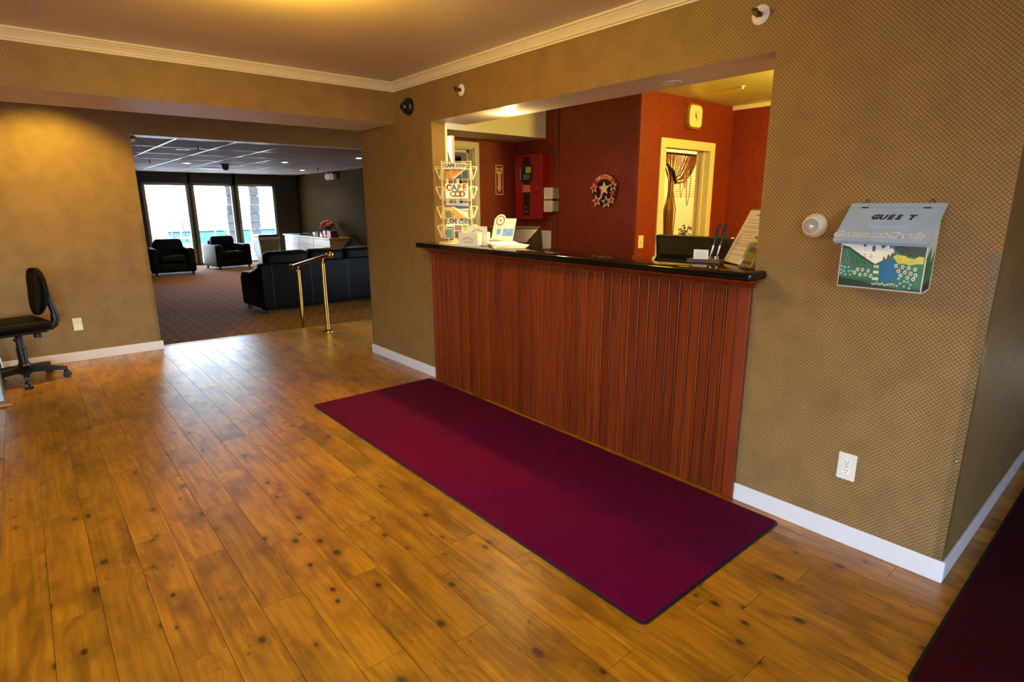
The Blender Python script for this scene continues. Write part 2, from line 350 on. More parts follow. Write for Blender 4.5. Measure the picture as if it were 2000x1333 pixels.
# reception wall with the wide service opening
OY0, OY1, OZ = -.557, -3.258, 2.0956
def paper_wall(name, mb, lab):
    o_ = struct(name, mb, [WP_Y, WP_X, SOFFIT], lab)
    for p in o_.data.polygons:
        if p.normal.z < -.5: p.material_index = 2
        elif abs(p.normal.y) > .5: p.material_index = 1
paper_wall('wall_right', MB().box(0, .13, OY0, .66, 0, ZC), 'tan basket weave papered wall left of the service opening')
paper_wall('wall_header', MB().box(0, .335, OY1, OY0, OZ, ZC), 'papered header over the service opening with white underside')
paper_wall('wall_front', MB().box(0, .13, -4.13, OY1, 0, ZC), 'tan basket weave papered wall right of the service opening')
paper_wall('wall_counter', MB().box(.0005, .24, OY1+.001, OY0-.001, 0, 1.125), 'low wall carrying the countertop')
struct('trim_2', MB().box(.125, .146, -.5575, -.535, 1.17, 2.0945), WHITE, 'white edge strip of the opening jamb')
struct('trim_3', MB().box(.325, .352, -.36, -.30, .8, 2.03), CREAM, 'cream upright board behind the jamb')
struct('wall_return', MB().box(.13, 5.0, -4.13, -4.03, 0, ZC), WP_X, 'papered return wall at the outer corner')
# lobby ceiling, dropped beam, passage
struct('ceiling', MB().box(-6, 0, -7.5, 0, ZC, ZC+.12), CEIL, 'lobby ceiling with satin paint')
b = MB().box(-6, 0, 0, .66, 2.1355, ZC+.12); bo = struct('wall_beam', b, [WP_X, SOFFIT], 'dropped papered beam between lobby and passage')
for p in bo.data.polygons:
    if p.normal.z < -.5: p.material_index = 1
struct('ceiling_passage', MB().box(-6, 4, .66, YL, ZC, ZC+.12), CEIL, 'ceiling of the passage behind the beam')
l = MB().box(-6, -1.6145, YL, YL+.13, 0, ZC+.1).box(-1.6145, 4, YL, YL+.13, 2.135, ZC+.1); lo = struct('wall_left', l, [WP_X, WHITE, WP_Y], 'tan papered wall with the wide opening to the lounge')
for p in lo.data.polygons:
    if p.normal.z < -.5: p.material_index = 1
    elif abs(p.normal.x) > .5: p.material_index = 2
struct('wall_passage', MB().box(.13, .45, .45, .66, 0, ZC).box(1.157, 4, .45, .66, 0, ZC).box(.45, 1.157, .45, .66, 2.031, ZC), [RED], 'dark red office wall holding the extinguisher sign')
# crown moulding: stepped profile (p = projection, z below the ceiling)
prof = [(0, -.070), (.010, -.070), (.010, -.062), (.004, -.061), (.004, -.058), (.014, -.056), (.015, -.050), (.020, -.040), (.030, -.026), (.038, -.019), (.038, -.015), (.046, -.014), (.052, -.011), (.052, 0), (0, 0)]
c1 = MB(); c2 = MB()
for mb, fn0, fn1 in ((c1, lambda p, z: (-6, -p, ZC+z), lambda p, z: (-p, -p, ZC+z)), (c2, lambda p, z: (-p, -p, ZC+z), lambda p, z: (-p, -7.5, ZC+z))):
    n = len(prof); mb.add([fn0(*q) for q in prof]+[fn1(*q) for q in prof], [(i, (i+1) % n, n+(i+1) % n, n+i) for i in range(n)]+[tuple(range(n)), tuple(range(n, 2*n))])
CROWN = mat('crown_paint', 'ddd3bd', .4, var=.03)
struct('trim_4', c1, CROWN, 'white crown moulding along the beam'); struct('trim_5', c2, CROWN, 'white crown moulding along the reception wall')
# baseboards
def bboard(name, x0, x1, y0, y1, lab): struct(name, MB().rbox(x0, x1, y0, y1, 0, .0915, .004, 2), WHITE, lab)
bboard('baseboard_left', -6, -1.600, YL-.014, YL, 'white baseboard under the left wall')
bboard('baseboard_center', -.014, 0, -.520, .672, 'white baseboard left of the counter')
bboard('baseboard_right', -.014, 0, -4.144, -3.262, 'white baseboard right of the counter')
bboard('baseboard_return', 0, 5.0, -4.144, -4.13, 'white baseboard of the return wall'); bboard('baseboard_end', -.014, .13, .66, .674, 'white baseboard on the wall end')
# clear corner guards with screws
for nm, gx, gy, z0, z1, lab in (('trim_6', 0, -4.13, .0915, 1.30, 'clear plastic corner guard on the outer corner of the right wall'), ('trim_7', -1.6145, YL, .0915, 1.31, 'clear plastic corner guard at the left edge of the lounge opening'), ('trim_8', 0, .66, .0915, 1.31, 'clear plastic corner guard on the wall end by the handrail')):
    g = MB()
    if nm == 'trim_7': g.box(gx-.03, gx+.002, gy-.002, gy, z0, z1).box(gx, gx+.002, gy, gy+.03, z0, z1)
    elif nm == 'trim_8': g.box(gx-.002, gx, gy-.03, gy+.002, z0, z1).box(gx, gx+.03, gy, gy+.002, z0, z1)
    else: g.box(gx-.002, gx, gy-.002, gy+.03, z0, z1).box(gx, gx+.03, gy-.002, gy, z0, z1)
    go = struct(nm, g, GUARD, lab)
    if nm == 'trim_6':
        for zz in (1.21, .51): obj('screw', MB().lathe((-.002, -4.116, zz), (-1, 0, 0), [(.005, 0), (.004, .002), (0, .003)], 10), CHROME, go)
# office shell
struct('wall_wreath', MB().box(1.74, 1.86, -1.09, .45, 0, 2.44), RED, 'red office wall holding the fire panel and the wreath')
struct('wall_clock', MB().box(1.74, 2.128, -1.232, -1.092, 0, 2.44).box(2.878, 3.40, -1.232, -1.092, 0, 2.44).box(2.128, 2.878, -1.232, -1.092, 1.994, 2.44), RED, 'red office wall holding the clock above an inner doorway')
struct('wall_office_side', MB().box(3.286, 3.40, -4.03, -1.232, 0, 2.44), RED, 'red office side wall')
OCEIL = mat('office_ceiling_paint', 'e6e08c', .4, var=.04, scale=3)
struct('ceiling_office', MB().box(.335, 5.2, -4.03, .45, 2.44, 2.56), OCEIL, 'yellow lit office ceiling')
struct('trim_9', MB().box(.13, 1.74, -.024, .45, 2.127, 2.44), CREAM, 'cream boxed soffit over the office corner')
struct('trim_10', MB().box(3.262, 3.286, -4.03, -1.232, 2.40, 2.44), CREAM, 'cream crown strip on the office side wall')
struct('trim_11', MB().rbox(1.722, 1.74, -.216, -.180, .0, 2.44, .006, 2), mat('brown_batten', '6a2e18', .45), 'narrow brown batten on the red wall')
struct('trim_12', MB().box(1.733, 1.741, -1.238, -1.212, 0, 2.44), mat('corner_bead', '8a3a20', .4), 'corner bead of the red wall')
struct('wall_backroom', MB().box(1.86, 4.0, .35, .45, 0, 2.44).box(3.9, 4.0, -1.09, .35, 0, 2.44).box(3.40, 4.0, -1.20, -1.09, 0, 2.44), CREAM, 'pale wall of the room behind the inner doorway')
# door casings
def casing(mb, x0, x1, zt, y, wd, t=.018):
    mb.rbox(x0, x0+wd, y-t, y, 0, zt-wd, .004, 2); mb.rbox(x1-wd, x1, y-t, y, 0, zt-wd, .004, 2); mb.rbox(x0, x1, y-t, y, zt-wd, zt, .004, 2)
d = MB(); casing(d, 2.037, 2.958, 2.057, -1.232, .083); d.box(2.118, 2.128, -1.232, -1.092, 0, 1.994).box(2.875, 2.885, -1.236, -1.092, 0, 1.994).box(2.128, 2.878, -1.232, -1.092, 1.984, 1.994); d.box(2.862, 2.876, -1.18, -1.15, 0, 1.99)
struct('door_1', d, CREAM, 'cream casing of the inner office doorway below the clock')
d = MB(); casing(d, .388, 1.219, 2.093, .45, .062); d.box(1.145, 1.157, .45, .66, 0, 2.031).box(.45, .462, .45, .66, 0, 2.031).box(.45, 1.157, .45, .66, 2.019, 2.031); d.box(1.117, 1.145, .52, .56, 0, 2.02).box(.46, 1.145, .52, .56, 1.99, 2.02)
struct('door_2', d, CREAM, 'cream casing of the doorway in the office corner')
# lobby walls behind the photographer, with the glazed entrance and a west window
s = MB().box(-6, -4.8, -7.6, -7.5, 0, ZC).box(-2.2, 5, -7.6, -7.5, 0, ZC).box(-4.8, -2.2, -7.6, -7.5, 2.2, ZC)
struct('wall_south', s, WP_X, 'papered wall behind the viewer with the glazed entrance')
s = MB().box(-6.1, -6, -7.5, -4.8, 0, ZC).box(-6.1, -6, -2.6, 2.4, 0, ZC).box(-6.1, -6, -4.8, -2.6, 1.55, ZC).box(-6.1, -6, -4.8, -2.6, 0, .25)
struct('wall_west', s, WP_Y, 'papered wall left of the viewer with a wide window')
struct('ceiling_hall', MB().box(0, 5, -7.5, -4.03, ZC, ZC+.12), CEIL, 'ceiling of the hall on the right')
struct('wall_hall_end', MB().box(4.9, 5, -7.5, -4.13, 0, ZC), WP_Y, 'end wall of the hall on the right')
e = MB()
for x in (-4.8, -3.53, -2.26): e.box(x, x+.06, -7.57, -7.53, 0, 2.2)
e.box(-4.8, -2.2, -7.57, -7.53, 2.12, 2.2).box(-4.8, -2.2, -7.57, -7.53, 0, .1).box(-4.8, -2.2, -7.57, -7.53, .98, 1.04)
dd = struct('door_3', e, mat('aluminium_frame', '8f8f8c', .35, .8), 'glazed aluminium entrance doors'); obj('pane', MB().box(-4.75, -2.25, -7.553, -7.547, .1, 2.12), PANE, dd)
# lounge shell
fw = MB(); xs = [(-3.0, .0), (1.073, 1.141), (2.211, 2.279), (3.345, 4.0)]
for a, b2 in xs: fw.box(a, b2, YW, YW+.14, FL, 2.5)
fw.box(.0, 3.345, YW, YW+.14, 2.05, 2.5); fw.box(.0, 3.345, YW, YW+.14, FL, FL+.005)
struct('wall_lounge_window', fw, GREYWALL, 'dark lounge wall holding three tall windows')
struct('wall_lounge_right', MB().box(4.0, 4.14, 2.0, YW+.14, FL, 2.5), mat('lounge_side_paint', '30240a', .9, spec=.05, var=.05, scale=3), 'grey olive lounge wall behind the white cabinet')
struct('wall_lounge_left', MB().box(-3.14, -3.0, 2.39, YW+.14, FL, 2.5), GREYWALL, 'lounge wall hidden behind the left wall')
WFR = mat('grey_window_frame', '8d8a7c', .4)
for k, (a, b2) in enumerate(((.0, 1.073), (1.141, 2.211), (2.279, 3.345))):
    f = MB(); t = .07
    for q in ((a, a+t, FL, 2.05), (b2-t, b2, FL, 2.05), (a, b2, 1.985, 2.05), (a, b2, FL, FL+.045)): f.rbox(q[0], q[1], YW-.012, YW+.06, q[2], q[3], .005, 2)
    wo = struct('window_%d' % (k+1), f, WFR, ('left', 'middle', 'right')[k]+' tall window onto the pool terrace')
    obj('pane', MB().box(a+t, b2-t, YW+.028, YW+.034, FL+.045, 1.985), PANE, wo)
wf = MB().rbox(-6.07, -6.02, -4.8, -4.74, .25, 1.55, .004, 1).rbox(-6.07, -6.02, -2.66, -2.6, .25, 1.55, .004, 1).rbox(-6.07, -6.02, -4.8, -2.6, .25, .31, .004, 1).rbox(-6.07, -6.02, -4.8, -2.6, 1.49, 1.55, .004, 1)
wo = struct('window_4', wf, WHITE, 'lobby window left of the viewer'); obj('pane', MB().box(-6.048, -6.042, -4.74, -2.66, .31, 1.49), PANE, wo)
# suspended lounge ceiling: each tile and bar its own piece
ct = struct('ceiling_lounge', MB().box(-3, 4, 2.39, YW, ZL+.06, ZL+.18), DARK, 'suspended tile ceiling of the lounge')
gx = [-3.0]+[-.815+.735*k for k in range(-2, 7)]+[4.0]; gy = [2.39]+[5.67+1.3*k for k in range(-2, 6)]+[YW]
TB = mat('white_ceiling_grid', 'e8e8e8', .25, .2, spec=1.0)
for i in range(len(gx)-1):
    for j in range(len(gy)-1): obj('ceiling_tile', MB().box(gx[i]+.012, gx[i+1]-.012, gy[j]+.012, gy[j+1]-.012, ZL+.004, ZL+.02), TILE, ct)
for x in gx[1:-1]: obj('grid_bar', MB().box(x-.013, x+.013, 2.39, YW, ZL-.002, ZL+.004).box(x-.003, x+.003, 2.39, YW, ZL+.004, ZL+.06), TB, ct)
for y in gy[1:-1]:
    for i in range(len(gx)-1): obj('cross_bar', MB().box(gx[i]+.013, gx[i+1]-.013, y-.012, y+.012, ZL-.001, ZL+.004), TB, ct)

# ================================================================== RECEPTION COUNTER
rc = thing('reception_counter', 'red stained beadboard reception counter front below the black top', 'counter', (-.02, -1.9, 0))
NB = 41; y0b = -.562; pitch = (3.206-.562)/NB
bm_board = None
for k in range(NB):
    a = y0b-pitch*k; b2 = a-pitch
    mb = MB(); t0, t1 = -.0005, -.0185     # board with a beaded edge: flat, groove, bead
    prof2 = [(a-.0012, t0), (a-.0012, t1+.004), (a-.005, t1), (b2+.013, t1), (b2+.0115, t1+.005), (b2+.0095, t1+.001), (b2+.006, t1), (b2+.0025, t1+.0015), (b2+.0012, t1+.005), (b2+.0012, t0)]
    mb.prism([(y, x) for y, x in prof2], lambda u, v, dd: (v, u, dd), .002, 1.092)
    obj('board', mb, BOARD, rc)
TRIM = mat('red_stained_trim', '7d3214', .35, var=.2, scale=6)
obj('corner_post', MB().rbox(-.026, -.0005, -3.262, -3.207, .0015, 1.092, .004, 2), TRIM, rc)
obj('corner_post', MB().rbox(-.026, -.0005, -.561, -.528, .0015, 1.092, .004, 2), TRIM, rc)
mo = MB(); mp = [(0, 1.078), (-.028, 1.078), (-.030, 1.084), (-.034, 1.086), (-.036, 1.092), (-.044, 1.097), (-.060, 1.104), (-.072, 1.112), (-.078, 1.114), (-.082, 1.1245), (0, 1.1245)]
n = len(mp); ya, yb = -.528, -3.262
def mring(e0, e1): return [(x, e0+(-x if e0 > -1 else x)-.03*0, z) for x, z in mp]
L0 = [(x, ya+(-x-.026)*1.0 if x < -.026 else ya, z) for x, z in mp]; L1 = [(x, yb-(-x-.026) if x < -.026 else yb, z) for x, z in mp]
mo.add(L0+L1, [(i, (i+1) % n, n+(i+1) % n, n+i) for i in range(n)]+[tuple(range(n))[::-1], tuple(range(n, 2*n))])
crown_o = obj('cove_moulding', mo, TRIM, rc)
rope = MB()     # rope bead made of little slanted lozenges
yy = -.50
while yy > -3.285:
    rope.add([(-.0335, yy, 1.0845), (-.0335, yy-.011, 1.0845), (-.0385, yy-.004, 1.094), (-.0385, yy-.015, 1.094), (-.042, yy-.0045, 1.0885), (-.042, yy-.0105, 1.0885)], [(0, 1, 5, 4), (4, 5, 3, 2), (0, 4, 2), (1, 3, 5)])
    yy -= .0155
ro = obj('rope_bead', rope, TRIM, crown_o, kind='stuff')
ct2 = MB(); ct2.rbox(-.142, .25, -3.315, -.475, 1.1265, 1.166, .012, 4)
tag(obj('countertop', ct2, BLKGL, smooth=True), 'polished black countertop slab on the reception counter', 'countertop')
# inner desk, lower, behind the counter
idk = thing('office_desk', 'dark work desk behind the reception counter', 'desk', (.65, -1.9, 0)); DW = mat('dark_desk_wood', '2a1c12', .4)
obj('desktop', MB().rbox(.26, .95, -3.15, -.6, .73, .76, .006, 2), DW, idk)
for yq in (-3.1, -1.9, -.66): obj('side_panel', MB().box(.30, .92, yq-.012, yq+.012, .002, .73), DW, idk)

# ================================================================== MATS
def floor_mat(name, lab, x0, x1, y0, y1, m, r=.03):
    t = thing(name, lab, 'mat', ((x0+x1)/2, (y0+y1)/2, 0))
    P = rrect(x0, x1, y0, y1, r, 5); Q = rrect(x0+.012, x1-.012, y0+.012, y1-.012, r-.008, 5)
    obj('rubber_border', MB().prism(P, fnz, .0005, .004), mat('black_rubber', '17130f', .6), t)
    mb = MB(); nx, ny = 14, 36    # gently uneven pile surface
    n = len(Q); cx, cy = (x0+x1)/2, (y0+y1)/2
    Q2 = [(cx+(u-cx)*.985, cy+(v-cy)*.995) for u, v in Q]
    mb.add([(u, v, .004) for u, v in Q]+[(u, v, .0085) for u, v in Q]+[(u, v, .0105) for u, v in Q2], [(i, (i+1) % n, n+(i+1) % n, n+i) for i in range(n)]+[(n+i, n+(i+1) % n, 2*n+(i+1) % n, 2*n+i) for i in range(n)]+[tuple(range(2*n, 3*n))])
    obj('carpet_pile', mb, m, t, smooth=True); return t
floor_mat('runner_mat', 'long burgundy carpet mat on the floor along the reception counter', -1.095, -.055, -3.525, -.485, MATRED)
floor_mat('entrance_mat', 'dark red carpet mat in the lower right corner beside the return wall', -.67, 3.2, -5.6, -4.205, MATRED2)

# ================================================================== WALL FITTINGS
def outlet(lab, fn, u, v, rot=0):
    P0 = fn(u, v, 0); t = thing('wall_outlet', lab, 'outlet', P0, 'duplex wall outlets')
    pm = MB(); pm.prism(rrect(u-.036, u+.036, v-.06, v+.06, .004, 3), fn, .0002, .0045); pm.prism(rrect(u-.033, u+.033, v-.057, v+.057, .004, 3), fn, .0045, .006); pl = obj('cover_plate', pm, WHPL, t)
    for dv in (.0195, -.0195):
        f = MB(); f.prism([(u+.0165*max(-.93, min(.93, math.cos(a))), v+dv+.0148*math.sin(a)) for a in [2*PI*i/20 for i in range(20)]], fn, .006, .0075); r = obj('receptacle', f, mat('receptacle_plastic', 'f2f0ea', .3), t)
        sl = MB()
        for du in (-.0055, .0055): sl.prism([(u+du-.0011, v+dv), (u+du+.0011, v+dv), (u+du+.0011, v+dv+.0075), (u+du-.0011, v+dv+.0075)], fn, .0075, .0078)
        sl.prism(disc(u, v+dv-.0065, .0026, 10), fn, .0075, .0078); obj('slot', sl, DARK, r)
    obj('screw', MB().prism(disc(u, v, .0025, 10), fn, .006, .0068), CHROME, pl)
outlet('white duplex outlet low on the wall right of the counter', wx(0), 3.752, .357)
outlet('white duplex outlet low on the left wall by the office chair', wy(YL), -2.281, .358)
# sidewall sprinklers above the opening
def sprinkler(lab, y, z):
    t = thing('sidewall_sprinkler', lab, 'sprinkler', (0, y, z), 'sidewall sprinklers')
    obj('escutcheon', MB().lathe((0, y, z), (-1, 0, 0), [(.040, .0003), (.040, .003), (.034, .008), (.020, .010), (.018, .006), (0, .006)], 24), WHPL, t, smooth=True)
    br = mat('dull_bronze', '4a4038', .4, .8); hd = obj('head', MB().lathe((0, y, z), (-1, 0, 0), [(.011, .006), (.011, .022), (.007, .024), (.007, .030), (0, .031)], 12), br, t, smooth=True)
    fr = MB(); fr.tube([(-.022, y, z+.009), (-.032, y, z+.014), (-.045, y, z+.010), (-.052, y, z)], .0022, 6); fr.tube([(-.022, y, z-.009), (-.032, y, z-.014), (-.045, y, z-.010), (-.052, y, z)], .0022, 6); fr.cyl((-.030, y, z), (-.05, y, z), .0025, 8); obj('frame_arms', fr, br, t)
    obj('deflector', MB().lathe((-.052, y, z), (-1, 0, 0), [(.013, 0), (.013, .0015), (0, .002)], 14).box(-.066, -.050, y-.012, y+.012, z+.010, z+.012), br, t)
sprinkler('brass sidewall sprinkler with white plate above the opening near the black dome camera', -.967, 2.2635)
sprinkler('sidewall sprinkler with white plate above the right end of the opening', -3.177, 2.254)
# dome camera
t = thing('dome_camera', 'black dome security camera high on the wall beside the beam', 'camera', (0, -.245, 2.24))
obj('base', MB().lathe((0, -.245, 2.24), (-1, 0, 0), [(.066, .0003), (.066, .020), (.060, .034), (.050, .040), (0, .040)], 28), BLKPL, t, smooth=True)
obj('dome', MB().lathe((0, -.245, 2.24), (-1, 0, -.15), [(.046*math.cos(a), .040+.046*math.sin(a)) for a in [PI/2*i/8 for i in range(9)]], 24), mat('smoked_dome', '0c0c0c', .08), t, smooth=True)
leds = MB()
for i in range(18):
    a = 2*PI*i/18; r_ = .026 if i % 2 else .034; leds.sphere((-.040-math.sqrt(.046**2-r_**2)-.0005, -.245+r_*math.cos(a), 2.240-.007+r_*math.sin(a)), .0022, 6)
obj('infrared_leds', leds, mat('led_lens', 'a8a49c', .2), t)
# round white notification speaker / detector
t = thing('wall_detector', 'round white detector with clear lens on the wall left of the comment box', 'detector', (0, -3.502, 1.373))
obj('base', MB().lathe((0, -3.502, 1.373), (-1, 0, 0), [(.050, .0003), (.050, .008), (.047, .013), (.045, .015), (.043, .026), (.036, .036), (.034, .038), (0, .038)], 32), WHPL, t, smooth=True)
obj('lens', MB().lathe((0, -3.502, 1.373), (-1, 0, 0), [(.031, .036), (.031, .040), (.026, .046), (.014, .051), (0, .053)], 28), mat('faceted_lens', 'cfd0d2', .12, .3, spec=.8), t)
rg = MB()
for r_ in (.012, .020, .027): rg.tube([(-.053+(r_-.012)*.35, -3.502+r_*math.cos(2*PI*i/24), 1.373+r_*math.sin(2*PI*i/24)) for i in range(24)], .0012, 5, closed=True)
obj('lens_rings', rg, mat('lens_ring', '9a9aa0', .2), t)
# ------------------------------------------------ guest comment box
t = thing('comment_box', 'painted metal guest comment cards box hung on the right wall', 'box', (0, -3.81, 1.14))
LB = mat('sky_blue_enamel', 'a3c2ec', .3, var=.06, scale=12); BW = mat('white_enamel', 'e9ece6', .3, var=.03)
u0, u1, zb, zt, dp = 3.655, 3.940, 1.142, 1.455, .105
body = MB(); body.prism([(0, zb+.02), (-.012, zb+.004), (-.05, zb), (-dp+.005, zb), (-dp, zb+.005), (-dp, 1.352), (-.001, zt)], lambda x, z, dd: (x, -dd, z), u0, u1)
bo = obj('body', body, BW, t)
fb = wx(-dp, -1); pa = MB(); cols = ['fdfdf6', '2f7a5a', '1f4a34', '1668a6', 'd9d552', '4a5ba0', 'f4f2ee', '12301c', '6d2434', 'a8c9e6', '7d6fae', '2a1c14']
PM = [mat('enamel_'+c, c, .35, var=.1, scale=40) for c in cols]
def PP(poly, mi, lift=0): pa.prism(poly, fb, .0002+.0003*lift, .0005+.0003*lift, mi)
sx = lambda u: u0+.003+(u/2000.0)*(u1-u0-.006)/.93; W_ = u1-u0-.006
def uv(px, py): return (u0+.003+max(0, min(1, (px-40)/1720))*W_, 1.350-max(0, min(1, (py-20)/960))*(1.350-zb-.006))
def Q(pts, mi, lift=0): PP([uv(*p) for p in pts], mi, lift)
Q([(40, 20), (1760, 20), (1760, 560), (40, 560)], 0)
Q([(40, 230), (200, 260), (430, 380), (640, 480), (790, 545), (1000, 440), (1150, 330), (1760, 330), (1760, 980), (40, 980)][::-1], 1, 1)
Q([(590, 20), (1760, 20), (1760, 400), (1150, 390), (1140, 300), (1120, 190), (1060, 270), (1020, 180), (960, 230), (900, 270), (850, 190), (760, 210), (710, 120), (640, 100)][::-1], 1, 2)
Q([(1160, 20), (1760, 20), (1760, 390), (1330, 380), (1180, 290), (1120, 200)][::-1], 2, 3)
Q([(40, 830), (500, 870), (900, 930), (1400, 960), (1760, 940), (1760, 990), (40, 990)], 7, 3)
Q([(40, 230), (200, 260), (430, 380), (640, 480), (790, 545), (780, 570), (600, 500), (400, 410), (200, 300), (40, 280)], 2, 2)
Q([(880, 560), (940, 490), (1060, 460), (1190, 450), (1220, 520), (1240, 600), (1290, 680), (1310, 760), (1230, 830), (1080, 850), (930, 840), (910, 720)][::-1], 3, 4)
Q([(1140, 400), (1200, 360), (1380, 370), (1420, 400), (1560, 420), (1640, 370), (1740, 380), (1740, 500), (1640, 500), (1500, 530), (1380, 510), (1260, 520), (1190, 450)][::-1], 4, 4)
rq = random.Random(5)
def blob(px, py, r, mi, lift=5, ry=None): u, v = uv(px, py); PP(disc(u, v, r, 7, ry), mi, lift)
for px, py in [(440, 665), (545, 665), (670, 675), (380, 730), (505, 755), (620, 750), (735, 765), (1225, 555), (1355, 565), (1475, 575), (1605, 595), (1285, 640), (1418, 655), (1530, 670), (1628, 695), (1340, 715), (1480, 745), (1595, 765)]:
    for i in range(6): blob(px+26*math.cos(i*PI/3), py+26*math.sin(i*PI/3), .0023, 6)
    blob(px, py, .0022, 8, 6)
for px, py in [(80, 620), (150, 640), (235, 635), (80, 690), (145, 715), (250, 705), (315, 700), (85, 755), (185, 775), (290, 770), (1310, 775), (1430, 815), (1500, 820), (1355, 860), (1560, 865), (1300, 905), (1440, 905), (1545, 925)]: blob(px, py, .0042, 9)
for px, py in [(140, 330), (105, 400), (175, 400), (135, 490), (208, 465), (95, 560), (180, 555), (243, 540), (288, 610)]: blob(px, py, .0026, 10, 5, .0075)
for px in (790, 830, 870):
    for py in (590, 690, 810): blob(px+rq.uniform(-10, 10), py, .0032, 6, 5, .0065)
for px, py in [(960, 450), (1040, 405), (1115, 370)]: blob(px, py, .0028, 8, 5, .0105)
for px, py, ry in [(530, 190, .014), (725, 270, .013), (830, 140, .013), (1000, 140, .014), (1160, 150, .016), (1350, 150, .013), (1505, 140, .012), (1660, 140, .012), (1135, 230, .008)]: blob(px, py, .0062, 5, 5, ry)
for _ in range(46): blob(rq.uniform(240, 700), rq.uniform(470, 610) if rq.random() < .5 else rq.uniform(360, 560), .0018, rq.choice([8, 11, 7]), 4)
for _ in range(26): blob(rq.uniform(1180, 1700), rq.uniform(220, 350), .0022, rq.choice([11, 8]), 5)
for i in range(60): px = 60+i*28; blob(px, 840+px*.055+rq.uniform(-20, 10), .0008, 7, 4, .008)
for i in range(26): blob(780+i*19, 890+rq.uniform(-15, 25), .0011, 6, 6, .004)
obj('painted_garden', pa, PM, bo)
sd = MB(); fsd = lambda u, v, dd: (u, -u1-dd, v)
sd.prism([(-.100, zb+.004), (-.020, zb+.012), (-.012, 1.30), (-.045, 1.25), (-.060, 1.31), (-.100, 1.27)], fsd, .0002, .0005, 1); sd.prism([(-.100, zb+.004), (-.020, zb+.012), (-.022, zb+.04), (-.100, zb+.035)], fsd, .0006, .0009, 7)
obj('painted_side', sd, PM, bo)
lid = MB(); lx, lz, hx, hz = -.152, 1.322, -.0008, 1.4625
ln = Vector((hz-lz, 0, lx-hx)).normalized()*-1 if False else Vector((-(hz-lz), 0, -(lx-hx))).normalized(); ln = Vector((-abs(ln.x), 0, abs(ln.z)))
lu, lv = 3.636, 3.954; LEN = math.hypot(hx-lx, hz-lz); ld = Vector((hx-lx, 0, hz-lz)).normalized()
fl_ = lambda u, v, dd: (lx+ld.x*v+ln.x*dd, -u, lz+ld.z*v+ln.z*dd)
lid.prism(rrect(lu, lv, 0, LEN, .004, 3), fl_, 0, .0035); lido = obj('lid', lid, LB, t)
obj('lid_lip', MB().prism([(lu+.002, .0), (lv-.002, .0), (lv-.002, .003), (lu+.002, .003)], fl_, -.012, 0), LB, t)
obj('handle_emboss', MB().prism(rrect(3.728, 3.868, .080, .097, .008, 4), fl_, .0035, .0095), LB, lido)
obj('hinge_seam', MB().prism([(lu+.001, LEN-.027), (lv-.001, LEN-.027), (lv-.001, LEN-.0258), (lu+.001, LEN-.0258)], fl_, .0035, .0038), mat('seam_blue', '7f9fb4', .4), lido)
for uu in (3.692, 3.898): obj('hinge_pin', MB().prism(rrect(uu-.012, uu+.012, LEN-.0285, LEN-.0245, .0015, 2), fl_, .0035, .0062), DARK, lido)
for ch, uu in zip('GUEST', (3.742, 3.768, 3.794, 3.820, 3.862)): obj('letter', put_text(MB(), ch, fl_, uu, .129, .034, .0039, shear=.25, offset=.006), mat('navy_paint', '23306e', .4), lido)
g2 = MB(); put_text(g2, 'Comment', fl_, 3.716, .036, .040, .0039, shear=.35, offset=.007, spacing=1.12); put_text(g2, 'Cards', fl_, 3.868, .036, .042, .0039, shear=.35, offset=.007, spacing=1.12); obj('comment_lettering_outline', g2, mat('pale_paint', 'd6e4f2', .35), lido)
g3 = MB(); put_text(g3, 'Comment', fl_, 3.7145, .0345, .040, .0042, shear=.35, offset=-.006, spacing=1.12); put_text(g3, 'Cards', fl_, 3.8665, .0345, .042, .0042, shear=.35, offset=-.006, spacing=1.12); obj('comment_lettering', g3, mat('slate_paint', '5b7aa6', .4), lido)
for uu in (3.690, 3.905):
    obj('hanging_hook', MB().tube([(-.003, -uu+.008, 1.458), (-.003, -uu+.006, 1.474), (-.003, -uu, 1.480), (-.003, -uu-.006, 1.474), (-.003, -uu-.008, 1.458)], .0014, 6), DARK, t)

# ================================================================== HANDRAIL
t = thing('handrail', 'brass handrail with ball ends beside the step to the lounge', 'handrail', (.04, 1.9, 0))
pa_, pb_ = Vector((.04, 1.70, .918)), Vector((.04, 2.90, .693)); dv_ = (pb_-pa_).normalized()
obj('rail', MB().cyl(pa_, pb_, .0235, 20), BRASS, t, smooth=True)
for P0, R0 in ((pa_-dv_*.02, .040), (pb_+dv_*.015, .036)): obj('ball_end', MB().sphere(P0, R0, 20), BRASS, t, smooth=True)
def railz(y): return pa_.z+(y-pa_.y)/(pb_.y-pa_.y)*(pb_.z-pa_.z)
for yy, zb_ in ((1.905, 0.0), (2.70, FL)):
    zt_ = railz(yy)-.024
    po = obj('post', MB().cyl((.04, yy, zb_+.012), (.04, yy, zt_-.055), .0235, 18), BRASS, t, smooth=True)
    obj('neck', MB().lathe((.04, yy, zt_-.06), (0, 0, 1), [(.0255, 0), (.0255, .012), (.012, .016), (.012, .028), (.018, .032), (.012, .038), (.010, .058), (.016, .066)], 16), BRASS, po, smooth=True)
    obj('floor_flange', MB().lathe((.04, yy, zb_), (0, 0, 1), [(.056, .0005), (.056, .006), (.050, .014), (.036, .020), (.026, .026), (0, .026)], 24), BRASS, po, smooth=True)

